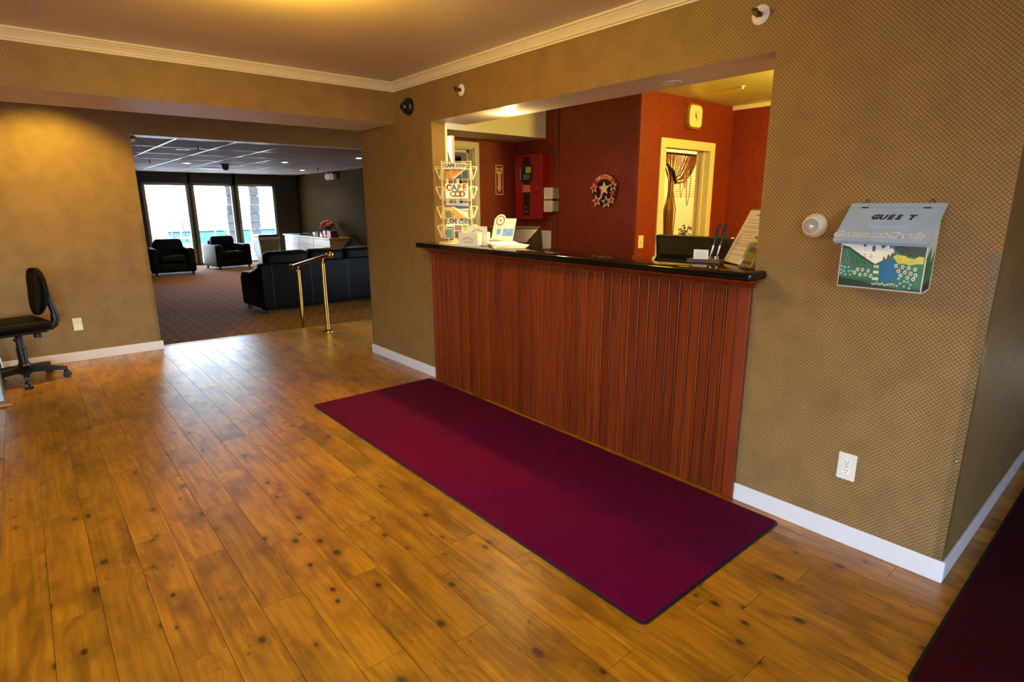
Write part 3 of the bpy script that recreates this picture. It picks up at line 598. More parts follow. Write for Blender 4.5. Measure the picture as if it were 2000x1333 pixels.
# ================================================================== OFFICE CHAIR, DESK LEG AND TOWER AT THE LEFT EDGE
t = thing('office_chair', 'small black swivel office chair at the left edge of the photo', 'chair', (-2.715, 1.735, 0), rotz=math.radians(14))
CX, CY = 0, 0
sh = MB()     # seat cushion, saddle-shaped
for (z0, z1, a, b2, r_) in ((.452, .535, .225, .225, .04),): sh.rbox(-a-.02, a-.03, -b2, b2, z0, z1, r_, 4)
obj('seat', sh, LEATHER, t, smooth=True, local=True)
obj('seat_pan', MB().rbox(-.19, .17, -.17, .17, .425, .455, .012, 2), BLKPL, t, local=True)
N1, N2 = 20, 20; vs = []; fs = []
for side in (0, 1):
    for i in range(N2+1):
        th_ = PI*i/N2; v = (1-math.cos(th_))/2; z = .555+.40*v
        hw_ = (.205 if v > .5 else .205*(1-.30*((.5-v)/.5)**1.6))*max(0.02, (1-abs(2*v-1)**3.0))**(1/2.6)
        cxn = .200+.045*v-.10*(v-.45)**2
        for j in range(N1+1):
            q = -math.cos(PI*j/N1); y = q*hw_; rim = math.sqrt(max(0, 1-abs(q)**3.2))*math.sqrt(max(0, 1-abs(2*v-1)**3.2))
            vs.append((cxn-.035*q*q+((-.050) if side == 0 else .022)*rim, y, z))
n_ = N1+1; o2 = (N2+1)*n_
for o_ in (0, o2):
    for i in range(N2):
        for j in range(N1): fs.append((o_+i*n_+j, o_+i*n_+j+1, o_+(i+1)*n_+j+1, o_+(i+1)*n_+j))
for i in range(N2): fs += [(i*n_, (i+1)*n_, o2+(i+1)*n_, o2+i*n_), (i*n_+N1, (i+1)*n_+N1, o2+(i+1)*n_+N1, o2+i*n_+N1)]
for j in range(N1): fs += [(j, j+1, o2+j+1, o2+j), (N2*n_+j, N2*n_+j+1, o2+N2*n_+j+1, o2+N2*n_+j)]
obj('backrest', MB().add(vs, fs), LEATHER, t, smooth=True, local=True)
arm = MB(); arm.tube([(.08, 0, .425), (.18, 0, .425), (.24, 0, .440), (.272, 0, .49), (.275, 0, .56), (.258, 0, .66), (.250, 0, .80)], .026, 12); arm.tube([(.22, 0, .433), (.255, 0, .455), (.274, 0, .50), (.275, 0, .55)], .032, 12); obj('back_support', arm, BLKPL, t, smooth=True, local=True)
col_ = obj('gas_column', MB().cyl((0, 0, .10), (0, 0, .30), .034, 16).cyl((0, 0, .30), (0, 0, .43), .027, 16), BLKPL, t, smooth=True, local=True)
obj('piston', MB().cyl((0, 0, .395), (0, 0, .426), .014, 12), CHROME, col_, local=True)
obj('adjust_knob', MB().cyl((.115, -.06, .375), (.115, -.06, .405), .028, 14).cyl((.115, -.06, .40), (.115, -.06, .44), .008, 10), BLKPL, t, local=True)
obj('tilt_lever', MB().tube([(0, 0, .405), (-.03, -.10, .405), (-.06, -.16, .395)], [.008, .008, .016], 8), BLKPL, t, local=True)
for k in range(5):
    a = math.radians(-102+72*k)
    cx_, sy_ = math.cos(a), math.sin(a); p = MB()
    tr = lambda r_, s_, z: (cx_*r_-sy_*s_, sy_*r_+cx_*s_, z)
    p.add([tr(.02, -.03, .085), tr(.02, .03, .085), tr(.02, .03, .145), tr(.02, -.03, .145), tr(.29, -.017, .072), tr(.29, .017, .072), tr(.29, .017, .098), tr(.29, -.017, .098)], [(0, 1, 2, 3), (7, 6, 5, 4), (0, 4, 5, 1), (1, 5, 6, 2), (2, 6, 7, 3), (3, 7, 4, 0)])
    lg = obj('base_leg', p, BLKPL, t, local=True)
    cs = MB(); cs.cyl(tr(.285, 0, .05), tr(.285, 0, .085), .010, 10); cs.cyl(tr(.285, -.026, .027), tr(.285, -.006, .027), .0265, 16); cs.cyl(tr(.285, .006, .027), tr(.285, .026, .027), .0265, 16); cs.sphere(tr(.283, 0, .045), .026, 10)
    obj('caster', cs, BLKPL, lg, smooth=True, local=True)
obj('hub', MB().lathe((0, 0, .07), (0, 0, 1), [(.045, 0), (.05, .03), (.042, .09), (.036, .10)], 18), BLKPL, t, smooth=True, local=True)
# desk standing mostly outside the frame
t = thing('computer_desk', 'computer desk with a chrome leg cut off by the left photo edge', 'desk', (-3.35, 1.6, 0))
obj('desktop', MB().rbox(-3.85, -2.99, 1.0, 2.2, .72, .75, .008, 2), mat('pale_wood', 'a8763c', .4, var=.2), t)
for x_, y_ in ((-2.885, 2.16), (-3.80, 2.16), (-3.80, 1.05)): obj('leg', MB().tube([(x_, y_, .002), (x_-.015, y_, .40), (x_-.11, y_, .715)] if x_ > -3 else [(x_, y_, .002), (x_, y_, .72)], .020, 14), CHROME, t, smooth=True)
t = thing('computer_tower', 'silver perforated computer tower on a wood stand at the left photo edge', 'computer', (-3.05, 1.2, 0))
obj('stand', MB().rbox(-3.30, -2.815, 1.0, 1.33, .002, .022, .004, 2), mat('pale_wood', 'a8763c', .4, var=.2), t)
tw = obj('case', MB().rbox(-3.28, -2.850, 1.07, 1.27, .022, .30, .008, 2), mat('silver_case', '8b8d8a', .35, .6), t)
hv = MB()
for zz in range(17):
    for k in range(6): hv.prism(disc(1.09+k*.03, .05+zz*.0145, .0045, 6), lambda u, v, dd: (-2.850+dd, u, v), .0002, .0008)
obj('vent_holes', hv, DARK, tw, kind='stuff')

# ================================================================== ON THE COUNTER
ZT = 1.1662
# ---- revolving postcard rack
RX, RY = .055, -.80
t = thing('postcard_rack', 'cream wire revolving postcard rack on the left end of the counter', 'card rack', (RX, RY, ZT))
WIRE = mat('cream_wire', 'efe2c4', .35, var=.04)
obj('base', MB().lathe((RX, RY, ZT), (0, 0, 1), [(.150, .0003), (.150, .010), (.142, .014), (.06, .020), (.04, .032), (.028, .060), (.024, .085), (0, .085)], 36), WIRE, t, smooth=True)
obj('pole', MB().cyl((RX, RY, ZT+.08), (RX, RY, ZT+.595), .022, 16), mat('grey_pole', 'b9b2ae', .3, .3), t, smooth=True)
hw = .110; fr = MB(); NV = Vector((-.574, -.819, 0)); TV = Vector((.819, -.574, 0))     # the rack is turned to face the lobby
def RK(t_, n_, z_): q = Vector((RX, RY, ZT))+TV*t_+NV*n_; return (q.x, q.y, ZT+z_)
for s1, s2 in ((-1, -1), (-1, 1), (1, -1), (1, 1)): fr.cyl(RK(s1*hw, s2*hw, .045), RK(s1*hw, s2*hw, .618), .0028, 6)
for zz in (.045, .33, .592, .612): fr.tube([RK(-hw, -hw, zz), RK(hw, -hw, zz), RK(hw, hw, zz), RK(-hw, hw, zz)], .0024, 6, closed=True)
for s1 in (-1, 1): fr.cyl(RK(s1*hw, -hw, .592), RK(-s1*hw, hw, .592), .002, 6); fr.cyl(RK(s1*hw, -hw, .06), RK(-s1*hw, hw, .06), .002, 6)
obj('wire_frame', fr, WIRE, t)
tiers = (.485, .340, .195, .050)
sides = [(NV, TV), (TV, -NV), (-NV, -TV), (-TV, NV)]        # outward normal, right-hand direction seen from outside
for zz in tiers:
    for n_, t2 in sides:
        def Fp(s_, o_, z_): q = Vector((RX, RY, 0))+n_*(hw+o_)+t2*s_; return (q.x, q.y, ZT+z_)
        p = MB(); r_ = .0024
        p.tube([Fp(-.100, .0, zz+.092), Fp(-.100, .046, zz+.088), Fp(-.100, .044, zz+.070), Fp(-.040, .044, zz+.070), Fp(-.040, .014, zz)], r_, 5)
        p.tube([Fp(.100, .0, zz+.092), Fp(.100, .046, zz+.088), Fp(.100, .044, zz+.070), Fp(.040, .044, zz+.070), Fp(.040, .014, zz)], r_, 5)
        p.tube([Fp(-.100, .0, zz+.092), Fp(-.100, .014, zz), Fp(.100, .014, zz), Fp(.100, .0, zz+.092)], r_, 5)
        p.tube([Fp(-.100, .046, zz+.088), Fp(-.100, .016, zz)], r_, 5); p.tube([Fp(.100, .046, zz+.088), Fp(.100, .016, zz)], r_, 5)
        obj('wire_pocket', p, WIRE, t)
fsg = lambda u, v, d_: RK(u, hw+.026+d_, v)
sg = thing('rack_sign', 'white Cape Cod name card on top of the postcard rack', 'sign', fsg(0, .556, 0))
obj('card', MB().prism(rrect(-.092, .074, .556, .602, .002, 2), fsg, 0, .0015), mat('pale_grey_card', 'd5d6d8', .5), sg)
tx = MB(); put_text(tx, 'CAPE COD', fsg, -.009, .579, .030, .0018, offset=.004, spacing=1.1); obj('lettering', tx, INK, sg)
def card_m(name, cols): return [mat('postcard_'+c, c, .3, var=.15, scale=30) for c in cols]
def postcard(label, zz, w_, h_, draw, cols, side=0):
    n_, t2 = sides[side]
    def fn(u, v, dd): q = Vector((RX, RY, 0))+n_*(hw+.012+.010*(1-v/.12)+dd)+t2*u; return (q.x, q.y, ZT+zz+v)
    t_ = thing('postcard', label, 'postcard', fn(0, 0, 0), 'postcards in the rack')
    b_ = MB(); b_.prism([(-w_/2, 0), (w_/2, 0), (w_/2, h_), (-w_/2, h_)], fn, -.001, 0); cd = obj('card', b_, PAPER, t_)
    pm = MB(); draw(pm, fn, w_, h_); obj('picture', pm, card_m('p', cols), cd)
def P2(pm, fn, pts, mi, w_, h_, d=.0003): pm.prism([(-w_/2+a*w_, b*h_) for a, b in pts], fn, .0001, .0003+d, mi)
def dr_dune(pm, fn, w_, h_):
    P2(pm, fn, [(0, 0), (1, 0), (1, 1), (0, 1)], 0, w_, h_, 0); P2(pm, fn, [(.0, .05), (.35, .05), (.75, .72), (.55, .85), (0, .7)], 1, w_, h_, .0002); P2(pm, fn, [(.28, .0), (.42, .0), (.95, .9), (.75, .75)], 2, w_, h_, .0004); P2(pm, fn, [(.42, 0), (1, 0), (1, .8), (.92, .8)], 3, w_, h_, .0004)
def dr_letters(pm, fn, w_, h_):
    P2(pm, fn, [(.02, .02), (.98, .02), (.98, .98), (.02, .98)], 0, w_, h_, 0)
    for i, ch in enumerate('CAPE'): put_text(pm, ch, fn, -w_*.34+i*w_*.225, h_*.72, .058, .0005, mi=1+i % 3, offset=.010)
    for i, ch in enumerate('COD'): put_text(pm, ch, fn, -w_*.18+i*w_*.21, h_*.28, .058, .0005, mi=1+(i+1) % 3, offset=.010)
def dr_beach(pm, fn, w_, h_):
    P2(pm, fn, [(0, 0), (1, 0), (1, 1), (0, 1)], 0, w_, h_, 0); P2(pm, fn, [(0, .62), (1, .62), (1, .78), (0, .85)], 1, w_, h_, .0002); P2(pm, fn, [(.0, 0), (1, 0), (.92, .12), (.25, .74), (0, .74)], 2, w_, h_, .0003); P2(pm, fn, [(.25, .74), (.9, .02), (1, .02), (1, .28), (.34, .74)], 3, w_, h_, .0005); P2(pm, fn, [(0, .0), (.3, .05), (.35, .3), (.12, .5), (0, .4)], 4, w_, h_, .0006)
def dr_multi(pm, fn, w_, h_):
    P2(pm, fn, [(0, 0), (1, 0), (1, .72), (0, .72)], 0, w_, h_, 0); P2(pm, fn, [(.0, .0), (.33, 0), (.33, .62), (.0, .62)], 1, w_, h_, .0002); P2(pm, fn, [(.36, .0), (.68, 0), (.68, .36), (.36, .36)], 2, w_, h_, .0002); P2(pm, fn, [(.36, .40), (.68, .40), (.68, .7), (.36, .7)], 3, w_, h_, .0002); P2(pm, fn, [(.71, 0), (.98, 0), (.98, .36), (.71, .36)], 4, w_, h_, .0002); P2(pm, fn, [(.71, .4), (.98, .4), (.98, .72), (.71, .72)], 4, w_, h_, .0002)
    put_text(pm, 'CAPE COD', fn, 0, h_*.88, .036, .0005, mi=5, offset=.004)
def dr_plain(pm, fn, w_, h_): P2(pm, fn, [(.04, .04), (.96, .04), (.96, .96), (.04, .96)], 0, w_, h_, 0); P2(pm, fn, [(.04, .04), (.96, .04), (.96, .4), (.04, .5)], 1, w_, h_, .0002)
postcard('dune and sea postcard in the top tier of the rack', tiers[0]+.004, .165, .075, dr_dune, ['6f7a2c', 'c8842c', 'eecb92', '1f3f56'])
postcard('postcard with big photo letters in the second tier of the rack', tiers[1]+.004, .172, .108, dr_letters, ['efe6da', '7a2a22', '4a6a96', '7a5a30'])
postcard('beach postcard in the third tier of the rack', tiers[2]+.004, .168, .112, dr_beach, ['8f97b8', '22344c', 'c08420', 'f0dcb8', '55602a'])
postcard('many picture Cape Cod postcard in the lowest tier of the rack', tiers[3]+.004, .172, .130, dr_multi, ['e7efe9', '3f6a4a', '4a2a22', '8a5a34', '7d9a26', '24323c'])
postcard('blue postcard seen edge on at the right side of the rack, second tier', tiers[1]+.004, .165, .105, dr_plain, ['6f86b4', '3c5a84'], 1)
postcard('blue postcard seen edge on at the right side of the rack, lowest tier', tiers[3]+.004, .165, .105, dr_plain, ['6f86b4', '46648c'], 1)
postcard('pale postcard seen edge on at the left side of the rack, lowest tier', tiers[3]+.004, .165, .105, dr_plain, ['b8bcc8', '7a7f94'], 3)
# ---- card box with two text panels
t = thing('card_box', 'white printed card dispenser box on the counter beside the rack', 'box', (-.02, -1.09, ZT), rotz=0)
CB = mat('white_card_stock', 'dfe4e4', .55, var=.03)
v0 = Vector((-.096, -1.020)); du_ = (Vector((-.041, -1.183))-v0).normalized(); dn_ = Vector((-du_.y, du_.x)); dn_ = dn_ if dn_.x > 0 else -dn_
def fcb(u, v, d_): q = v0+du_*u-dn_*d_; return (q.x, q.y, ZT+v)
bx_ = MB(); bx_.prism([(0, 0), (.172, 0), (.172, .098), (0, .098)], fcb, 0, -.002); bx_.prism([(0, 0), (.172, 0), (.172, .004), (0, .004)], fcb, -.002, -.17)
bx_.prism([(0, 0), (.002, 0), (.002, .098), (0, .098)], fcb, -.002, -.17); bx_.prism([(.170, 0), (.172, 0), (.172, .098), (.170, .098)], fcb, -.002, -.17); obj('tray', bx_, CB, t)
obj('back_card', MB().prism([(.03, .004), (.205, .004), (.205, .142), (.03, .142)], fcb, -.075, -.078), CB, t)
tx = MB(); arc_text(tx, 'OSTERIA', fcb, .086, -.012, .070, math.radians(122), math.radians(58), .017, .0005, offset=.0015); tx.prism([(.045, .028), (.127, .028), (.127, .031), (.045, .031)], fcb, .0002, .0005); obj('front_lettering', tx, INK, t)
tx = MB(); arc_text(tx, 'OSTERIA', fcb, .120, .040, .075, math.radians(122), math.radians(58), .017, -.0745, offset=.0015); obj('back_lettering', tx, INK, t)
# ---- leaning information folder with a dial disc
t = thing('dial_brochure', 'white upright brochure with a round dial disc on the counter', 'brochure', (.22, -1.17, ZT))
b0 = Vector((.175, -1.075, ZT+.055)); eu = Vector((.32, -.95, 0)).normalized(); ev = Vector((.26, .02, .965)).normalized(); en = eu.cross(ev)
en = en if en.x < 0 else -en
def fbr(u, v, d_): q = b0+eu*u+ev*v+en*d_; return tuple(q)
obj('folder', MB().prism([(0, -.05), (.19, -.05), (.19, .145), (0, .145)], fbr, 0, -.004), mat('ivory_card', 'efe9d2', .55, var=.03), t)
obj('picture_block', MB().prism([(.09, .01), (.184, .01), (.184, .070), (.09, .070)], fbr, .0002, .0006).prism([(.035, .02), (.075, .02), (.075, .068), (.035, .068)], fbr, .0002, .0006), mat('blue_print', '5d83c8', .5, var=.35, scale=60), t)
tx = MB()
for k, (a_, b_) in enumerate(((.10, .125), (.10, .108), (.10, .09))): tx.prism([(a_, b_), (a_+.07, b_), (a_+.07, b_+.004), (a_, b_+.004)], fbr, .0002, .0005)
obj('print_lines', tx, mat('pale_print', 'b9b48c', .5), t)
dsk = obj('dial_disc', MB().prism(disc(.055, .128, .048, 28), fbr, .0006, .0026), mat('ivory_disc', 'f2e6cc', .5, var=.02), t)
rg = MB(); dd_ = lambda r0_, r1_: [rg.add([fbr(.055+r_*math.cos(2*PI*i/28), .128+r_*math.sin(2*PI*i/28), .0030) for r_ in (r0_, r1_) for i in range(28)], [(i, (i+1) % 28, 28+(i+1) % 28, 28+i) for i in range(28)])]
dd_(.027, .040); dd_(.0, .012); obj('dial_ring', rg, mat('dial_print', '6f6a5c', .5, var=.3, scale=90), dsk)
obj('easel_strut', MB().prism([(.08, -.05), (.10, -.05), (.10, .13), (.08, .13)], lambda u, v, d_: fbr(u, v, d_-.10*(1-(v+.05)/.18)), -.004, -.008), PAPER, t)
# ---- folded papers
t = thing('folded_leaflets', 'pile of folded white leaflets on the counter before the dial brochure', 'leaflets', (.15, -1.16, ZT))
for k in range(3):
    mb = MB(); a_ = -.05*k; mb.prism([(0, 0), (.11, .0), (.11, .085), (0, .085)], lambda u, v, d_: (.10+v*.95+u*.1, -1.128-u*.95+v*.05+.0*k, ZT+.004+.016*k+d_+.03*u*(k == 2)), 0, .014)
    obj('leaflet', mb, mat('leaflet_paper', 'ece8e4', .5, var=.06, scale=30), t)
t = thing('paper_stack', 'fanned stack of white forms lying on the counter', 'papers', (.08, -1.42, ZT))
for k in range(5):
    a_ = math.radians(-34+4*k); c_, s_ = math.cos(a_), math.sin(a_); cx_, cy_ = .075+.004*k, -1.385+.005*k
    pts = [(cx_+c_*x-s_*y, cy_+s_*x+c_*y) for x, y in ((-.11, -.14), (.11, -.14), (.11, .14), (-.11, .14))]
    mb = MB(); nU = 8
    for i in range(nU):
        f0, f1 = i/nU, (i+1)/nU; lft = lambda f: .0006+.0042*k+(.010*(max(0, f-.55)/.45)**2 if k > 2 else 0)
        A, B, C_, D = [Vector(p) for p in pts]
        q0, q1, q2, q3 = A.lerp(D, f0), B.lerp(C_, f0), B.lerp(C_, f1), A.lerp(D, f1)
        mb.add([(q0.x, q0.y, ZT+lft(f0)), (q1.x, q1.y, ZT+lft(f0)), (q2.x, q2.y, ZT+lft(f1)), (q3.x, q3.y, ZT+lft(f1)), (q0.x, q0.y, ZT+lft(f0)+.0038), (q1.x, q1.y, ZT+lft(f0)+.0038), (q2.x, q2.y, ZT+lft(f1)+.0038), (q3.x, q3.y, ZT+lft(f1)+.0038)], [(0, 3, 2, 1), (4, 5, 6, 7), (0, 1, 5, 4), (2, 3, 7, 6), (1, 2, 6, 5), (3, 0, 4, 7)])
    obj('form', mb, PAPER, t)
# ---- monitors seen from behind
def monitor(lab, loc, rz, w_, h_, zc_, tilt, m):
    t = thing('computer_monitor', lab, 'monitor', (loc[0], loc[1], .7605), 'monitors behind the counter', rz)
    R_ = Matrix.Rotation(tilt, 3, 'Y'); cz = zc_-.7605
    def tr(p): q = R_ @ Vector(p); return (q.x, q.y, q.z+cz)
    def rb(mb, *a, **k):
        tmp = MB(); tmp.rbox(*a, **k); mb.add([tr(v) for v in tmp.v], tmp.f); return mb
    obj('screen_frame', rb(MB(), -.02, .02, -w_/2, w_/2, -h_/2, h_/2, r=.006), m, t, local=True)
    b_ = MB(); o_, i_ = .92, .60; d_ = -.115
    b_.add([tr(p) for p in [(-.02, -w_/2*o_, -h_/2*o_), (-.02, w_/2*o_, -h_/2*o_), (-.02, w_/2*o_, h_/2*o_), (-.02, -w_/2*o_, h_/2*o_), (d_, -w_/2*i_, -h_/2*i_), (d_, w_/2*i_, -h_/2*i_), (d_, w_/2*i_, h_/2*i_-.02), (d_, -w_/2*i_, h_/2*i_-.02)]], [(0, 1, 2, 3), (7, 6, 5, 4), (0, 4, 5, 1), (1, 5, 6, 2), (2, 6, 7, 3), (3, 7, 4, 0)])
    obj('back_shell', b_, m, t, local=True)
    obj('display', rb(MB(), .0195, .021, -w_/2+.02, w_/2-.02, -h_/2+.02, h_/2-.02, r=.001, seg=1), mat('dark_display', '050607', .1), t, local=True)
    obj('stand', MB().rbox(-.04, .01, -.05, .05, .012, cz-.02, .008, 2).rbox(-.13, .12, -.13, .13, .0005, .014, .006, 2), m, t, local=True)
monitor('black monitor seen from behind the pen holder on the counter', (.47, -2.64), 0, .50, .36, 1.10, math.radians(-6), mat('monitor_black', '141311', .32))
monitor('dark monitor seen from behind beside the paper stack', (.52, -.97), math.radians(28), .44, .36, 1.115, math.radians(-14), mat('monitor_bronze', '2a2018', .3))
# ---- pen set with card
t = thing('pen_holder', 'brown leather pen stand with card slot on the counter', 'pen holder', (.11, -2.93, ZT))
e0, e1 = Vector((.085, -2.842)), Vector((.130, -3.010)); pu = (e1-e0).normalized(); pn = Vector((-pu.y, pu.x)); pn = pn if pn.x < 0 else -pn
fpn = lambda u, v, z: (e0.x+pu.x*u-pn.x*v, e0.y+pu.y*u-pn.y*v, ZT+z)
ph_ = MB(); ph_.prism(rrect(0, .175, -.015, .075, .01, 4), fpn, .0004, .018); obj('base', ph_, mat('brown_leather', '3a2018', .45, var=.3, scale=40), t)
st_ = MB()
for i in range(34): st_.prism(disc(.006+i*.0049, -.0153, .0012, 5), lambda u, v, z: fpn(u, v, .009+z), -.0012, .0012)
obj('stitching', st_, mat('stitch', '9a7a66', .5), t, kind='stuff')
obj('pen_socket', MB().cyl(fpn(.112, .03, .018), fpn(.112, .03, .034), .010, 14).cyl(fpn(.145, .03, .018), fpn(.145, .03, .034), .010, 14), CHROME, t)
tag(obj('business_card', MB().prism([(.032, .0185), (.108, .0185), (.108, .067), (.032, .067)], lambda u, v, d_: fpn(u, .004+d_, v), 0, .003), mat('bright_card', 'e8ecf4', .5, var=.02)), 'white business card standing in the pen holder', 'card')
cl = MB()
for k in range(4): cl.prism([(.045, .030+k*.008), (.095-.01*(k % 2), .030+k*.008), (.095-.01*(k % 2), .0315+k*.008), (.045, .0315+k*.008)], lambda u, v, d_: fpn(u, .004-d_, v), .0002, .0006)
obj('card_print', cl, mat('grey_print', '8f98a8', .5), t)
PEN = mat('teal_black_lacquer', '0c2a34', .12, .4)
for uu in (.112, .145):
    a_, b_ = Vector(fpn(uu, .03, .034)), Vector(fpn(uu+.035, .036, .205))
    pnm = thing('desk_pen', 'slender dark lacquer pen in the stand, '+('nearer the card' if uu < .12 else 'nearer the acrylic holder'), 'pen', a_, 'pens in the stand')
    m1 = a_.lerp(b_, .33); m2 = a_.lerp(b_, .38)
    obj('grip', MB().tube([a_-(b_-a_)*.02, a_.lerp(b_, .1), m1], [.003, .0055, .0062], 12), CHROME, pnm, smooth=True)
    obj('ring', MB().tube([m1, m2], .0074, 12), mat('black_ring', '0a0a0a', .3), pnm)
    obj('barrel', MB().tube([m2, a_.lerp(b_, .9), a_.lerp(b_, .97), b_], [.0068, .0072, .006, .002], 12), PEN, pnm, smooth=True)
# ---- acrylic brochure stand with price sheet
t = thing('brochure_holder', 'clear acrylic stand with a printed welcome sheet at the right end of the counter', 'holder', (.15, -3.06, ZT))
a0, a1 = Vector((.222, -2.972)), Vector((.086, -3.146)); hu = (a1-a0).normalized(); hn = Vector((hu.y, -hu.x)); hn = hn if hn.x < 0 else -hn; WD = (a1-a0).length
# the sheet leans back (away from the lobby)
def fac(u, v, d_): return (a0.x+hu.x*u-hn.x*v*.43+hn.x*d_, a0.y+hu.y*u-hn.y*v*.43+hn.y*d_, ZT+.003+v*.90)
obj('acrylic_panel', MB().prism([(-.004, 0), (WD+.004, 0), (WD+.004, .30), (-.004, .30)], fac, -.004, -.001).prism([(-.004, 0), (WD+.004, 0), (WD+.004, .004), (-.004, .004)], fac, -.09, .0), ACRYL, t)
sh_ = obj('sheet', MB().prism([(0, .004), (WD, .004), (WD, .292), (0, .292)], fac, 0, .0012), mat('cream_sheet', 'e6d8b8', .5, var=.02), t)
pl_ = MB(); pl_.prism([(WD*.42, .262), (WD*.9, .262), (WD*.9, .268), (WD*.42, .268)], fac, .0013, .0016); pl_.prism([(WD*.60, .248), (WD*.88, .248), (WD*.88, .256), (WD*.60, .256)], fac, .0013, .0016)
for vv in (.238, .222, .205, .196, .178, .170, .155, .140, .126, .112, .104, .096, .075, .048): pl_.prism([(WD*(.12+.1*rq.random()), vv), (WD*(.75+.15*rq.random()), vv), (WD*.85, vv+.0022), (WD*.15, vv+.0022)], fac, .0013, .0016)
obj('sheet_print', pl_, mat('brown_print', '7d6a58', .5), sh_)
# side pocket with small brochures
b0_ = a1; b1_ = Vector((-.004, -3.252)); su = (b1_-b0_).normalized(); sn = Vector((su.y, -su.x)); sn = sn if sn.x < 0 else -sn
def fsp(u, v, d_): return (b0_.x+su.x*u-sn.x*v*.40+sn.x*d_, b0_.y+su.y*u-sn.y*v*.40+sn.y*d_, ZT+.003+v*.90)
SW = (b1_-b0_).length
obj('side_pocket', MB().prism([(.008, .0), (SW, 0), (SW, .13), (.008, .13)], fsp, .022, .025).prism([(.008, 0), (SW, 0), (SW, .004), (.008, .004)], fsp, -.02, .025).prism([(SW-.003, 0), (SW, 0), (SW, .13), (SW-.003, .13)], fsp, -.02, .025), ACRYL, t)
for k, (lab, cs_) in enumerate((('yellow and green rack brochure at the back of the acrylic side pocket', ['b8b45c', '6f8fb0', '5a6a2c', '8a2a2a']), ('small travel brochure at the front of the acrylic side pocket', ['d4c46c', '7a5a80', '8a6a3c', 'c8b45a']))):
    tb = thing('small_brochure', lab, 'brochure', fsp(.05, 0, .01*k), 'brochures in the side pocket')
    hh = .265-.10*k; cdb = obj('cover', MB().prism([(.014, .006), (SW-.008, .006), (SW-.008, hh), (.014, hh)], fsp, .004+.009*k, .008+.009*k), mat('brochure_'+cs_[0], cs_[0], .35, var=.1), tb)
    pb = MB(); bands = ((.08, .20, 0), (.45, .62, 1), (.70, .80, 2), (.86, .97, 0))
    for f0, f1, mi in bands: pb.prism([(.020, .006+hh*f0), (SW-.014, .006+hh*f0), (SW-.014, .006+hh*f1-.006), (.020, .006+hh*f1-.006)], fsp, .0081+.009*k, .0085+.009*k, mi)
    obj('cover_picture', pb, [mat('brochure_'+c, c, .35, var=.4, scale=60) for c in cs_[1:]], cdb)

# ================================================================== INSIDE THE OFFICE
XW = 1.74
# fire alarm control panel
t = thing('fire_alarm_panel', 'red fire alarm control cabinet on the office wall', 'alarm panel', (XW, .11, 1.31))
RD = mat('red_enamel', '8c0c14', .32, var=.06); fp = wx(1.62)
cab = obj('cabinet', MB().box(1.635, XW-.0005, -.092, .345, 1.318, 1.965), RD, t)
dr = obj('door', MB().rbox(1.62, 1.636, -.098, .330, 1.306, 1.975, .004, 2), RD, t)
obj('black_stripe', MB().prism([(-.190, 1.345), (-.085, 1.345), (-.085, 1.945), (-.190, 1.945)], fp, .0003, .0012), BLKPL, dr)
cp = obj('control_panel', MB().prism(rrect(-.235, -.045, 1.70, 1.865, .004, 2), fp, .001, .012), mat('panel_black', '14180f', .3), dr)
obj('lcd', MB().prism([(-.140, 1.785), (-.058, 1.785), (-.058, 1.845), (-.140, 1.845)], fp, .012, .0128), glow('lcd_glow', '8d9a2a', .08), cp)
kb = MB()
for i in range(3):
    for j in range(4): kb.prism(rrect(-.175+j*.024, -.160+j*.024, 1.722+i*.018, 1.733+i*.018, .001, 1), fp, .012, .0145)
kb.prism([(-.228, 1.712), (-.214, 1.712), (-.214, 1.85), (-.228, 1.85)], fp, .012, .0135); obj('keys', kb, mat('key_grey', '8a9084', .4), cp)
lb = MB(); lb.prism([(-.210, 1.585), (-.072, 1.585), (-.072, 1.665), (-.210, 1.665)], fp, .0012, .0016); lo_ = obj('label_plate', lb, mat('orange_red_label', 'b0281a', .4), dr)
tx = MB()
for k in range(5): tx.prism([(-.200+.02*(k % 2), 1.652-k*.014), (-.085, 1.652-k*.014), (-.085, 1.657-k*.014), (-.200+.02*(k % 2), 1.657-k*.014)], fp, .0016, .0019)
obj('label_text', tx, mat('pale_print2', 'e0b890', .5), lo_)
obj('lock', MB().lathe((1.62, -.035+.0, 1.628), (-1, 0, 0), [(.010, 0), (.010, .004), (0, .005)], 12), CHROME, dr)
tx = MB(); tx.prism(disc(-.155, 1.428, .010, 10), fp, .0013, .0016); tx.prism([(-.172, 1.385), (-.105, 1.385), (-.105, 1.391), (-.172, 1.391)], fp, .0013, .0016); obj('maker_mark', tx, mat('silver_print', '9a9a9a', .4), dr)
# two ivory junction boxes
for k, (z0, z1) in enumerate(((1.512, 1.632), (1.384, 1.502))):
    t = thing('junction_box', ('upper' if k == 0 else 'lower')+' ivory junction box beside the red fire panel', 'junction box', (XW, -.165, z0), 'ivory junction boxes')
    obj('box', MB().rbox(1.655, XW-.0005, -.236, -.118, z0+.006, z1-.006, .006, 2), mat('clear_box', '8d8678', .4), t)
    cv = obj('cover', MB().rbox(1.640, 1.656, -.228, -.104, z0, z1, .005, 2), IVORY, t)
    obj('indicator', MB().lathe((1.640, -.166, z0+.045), (-1, 0, 0), [(.006, 0), (.006, .002), (0, .003)], 10), mat('indicator_brown', '7a6030', .4), cv)
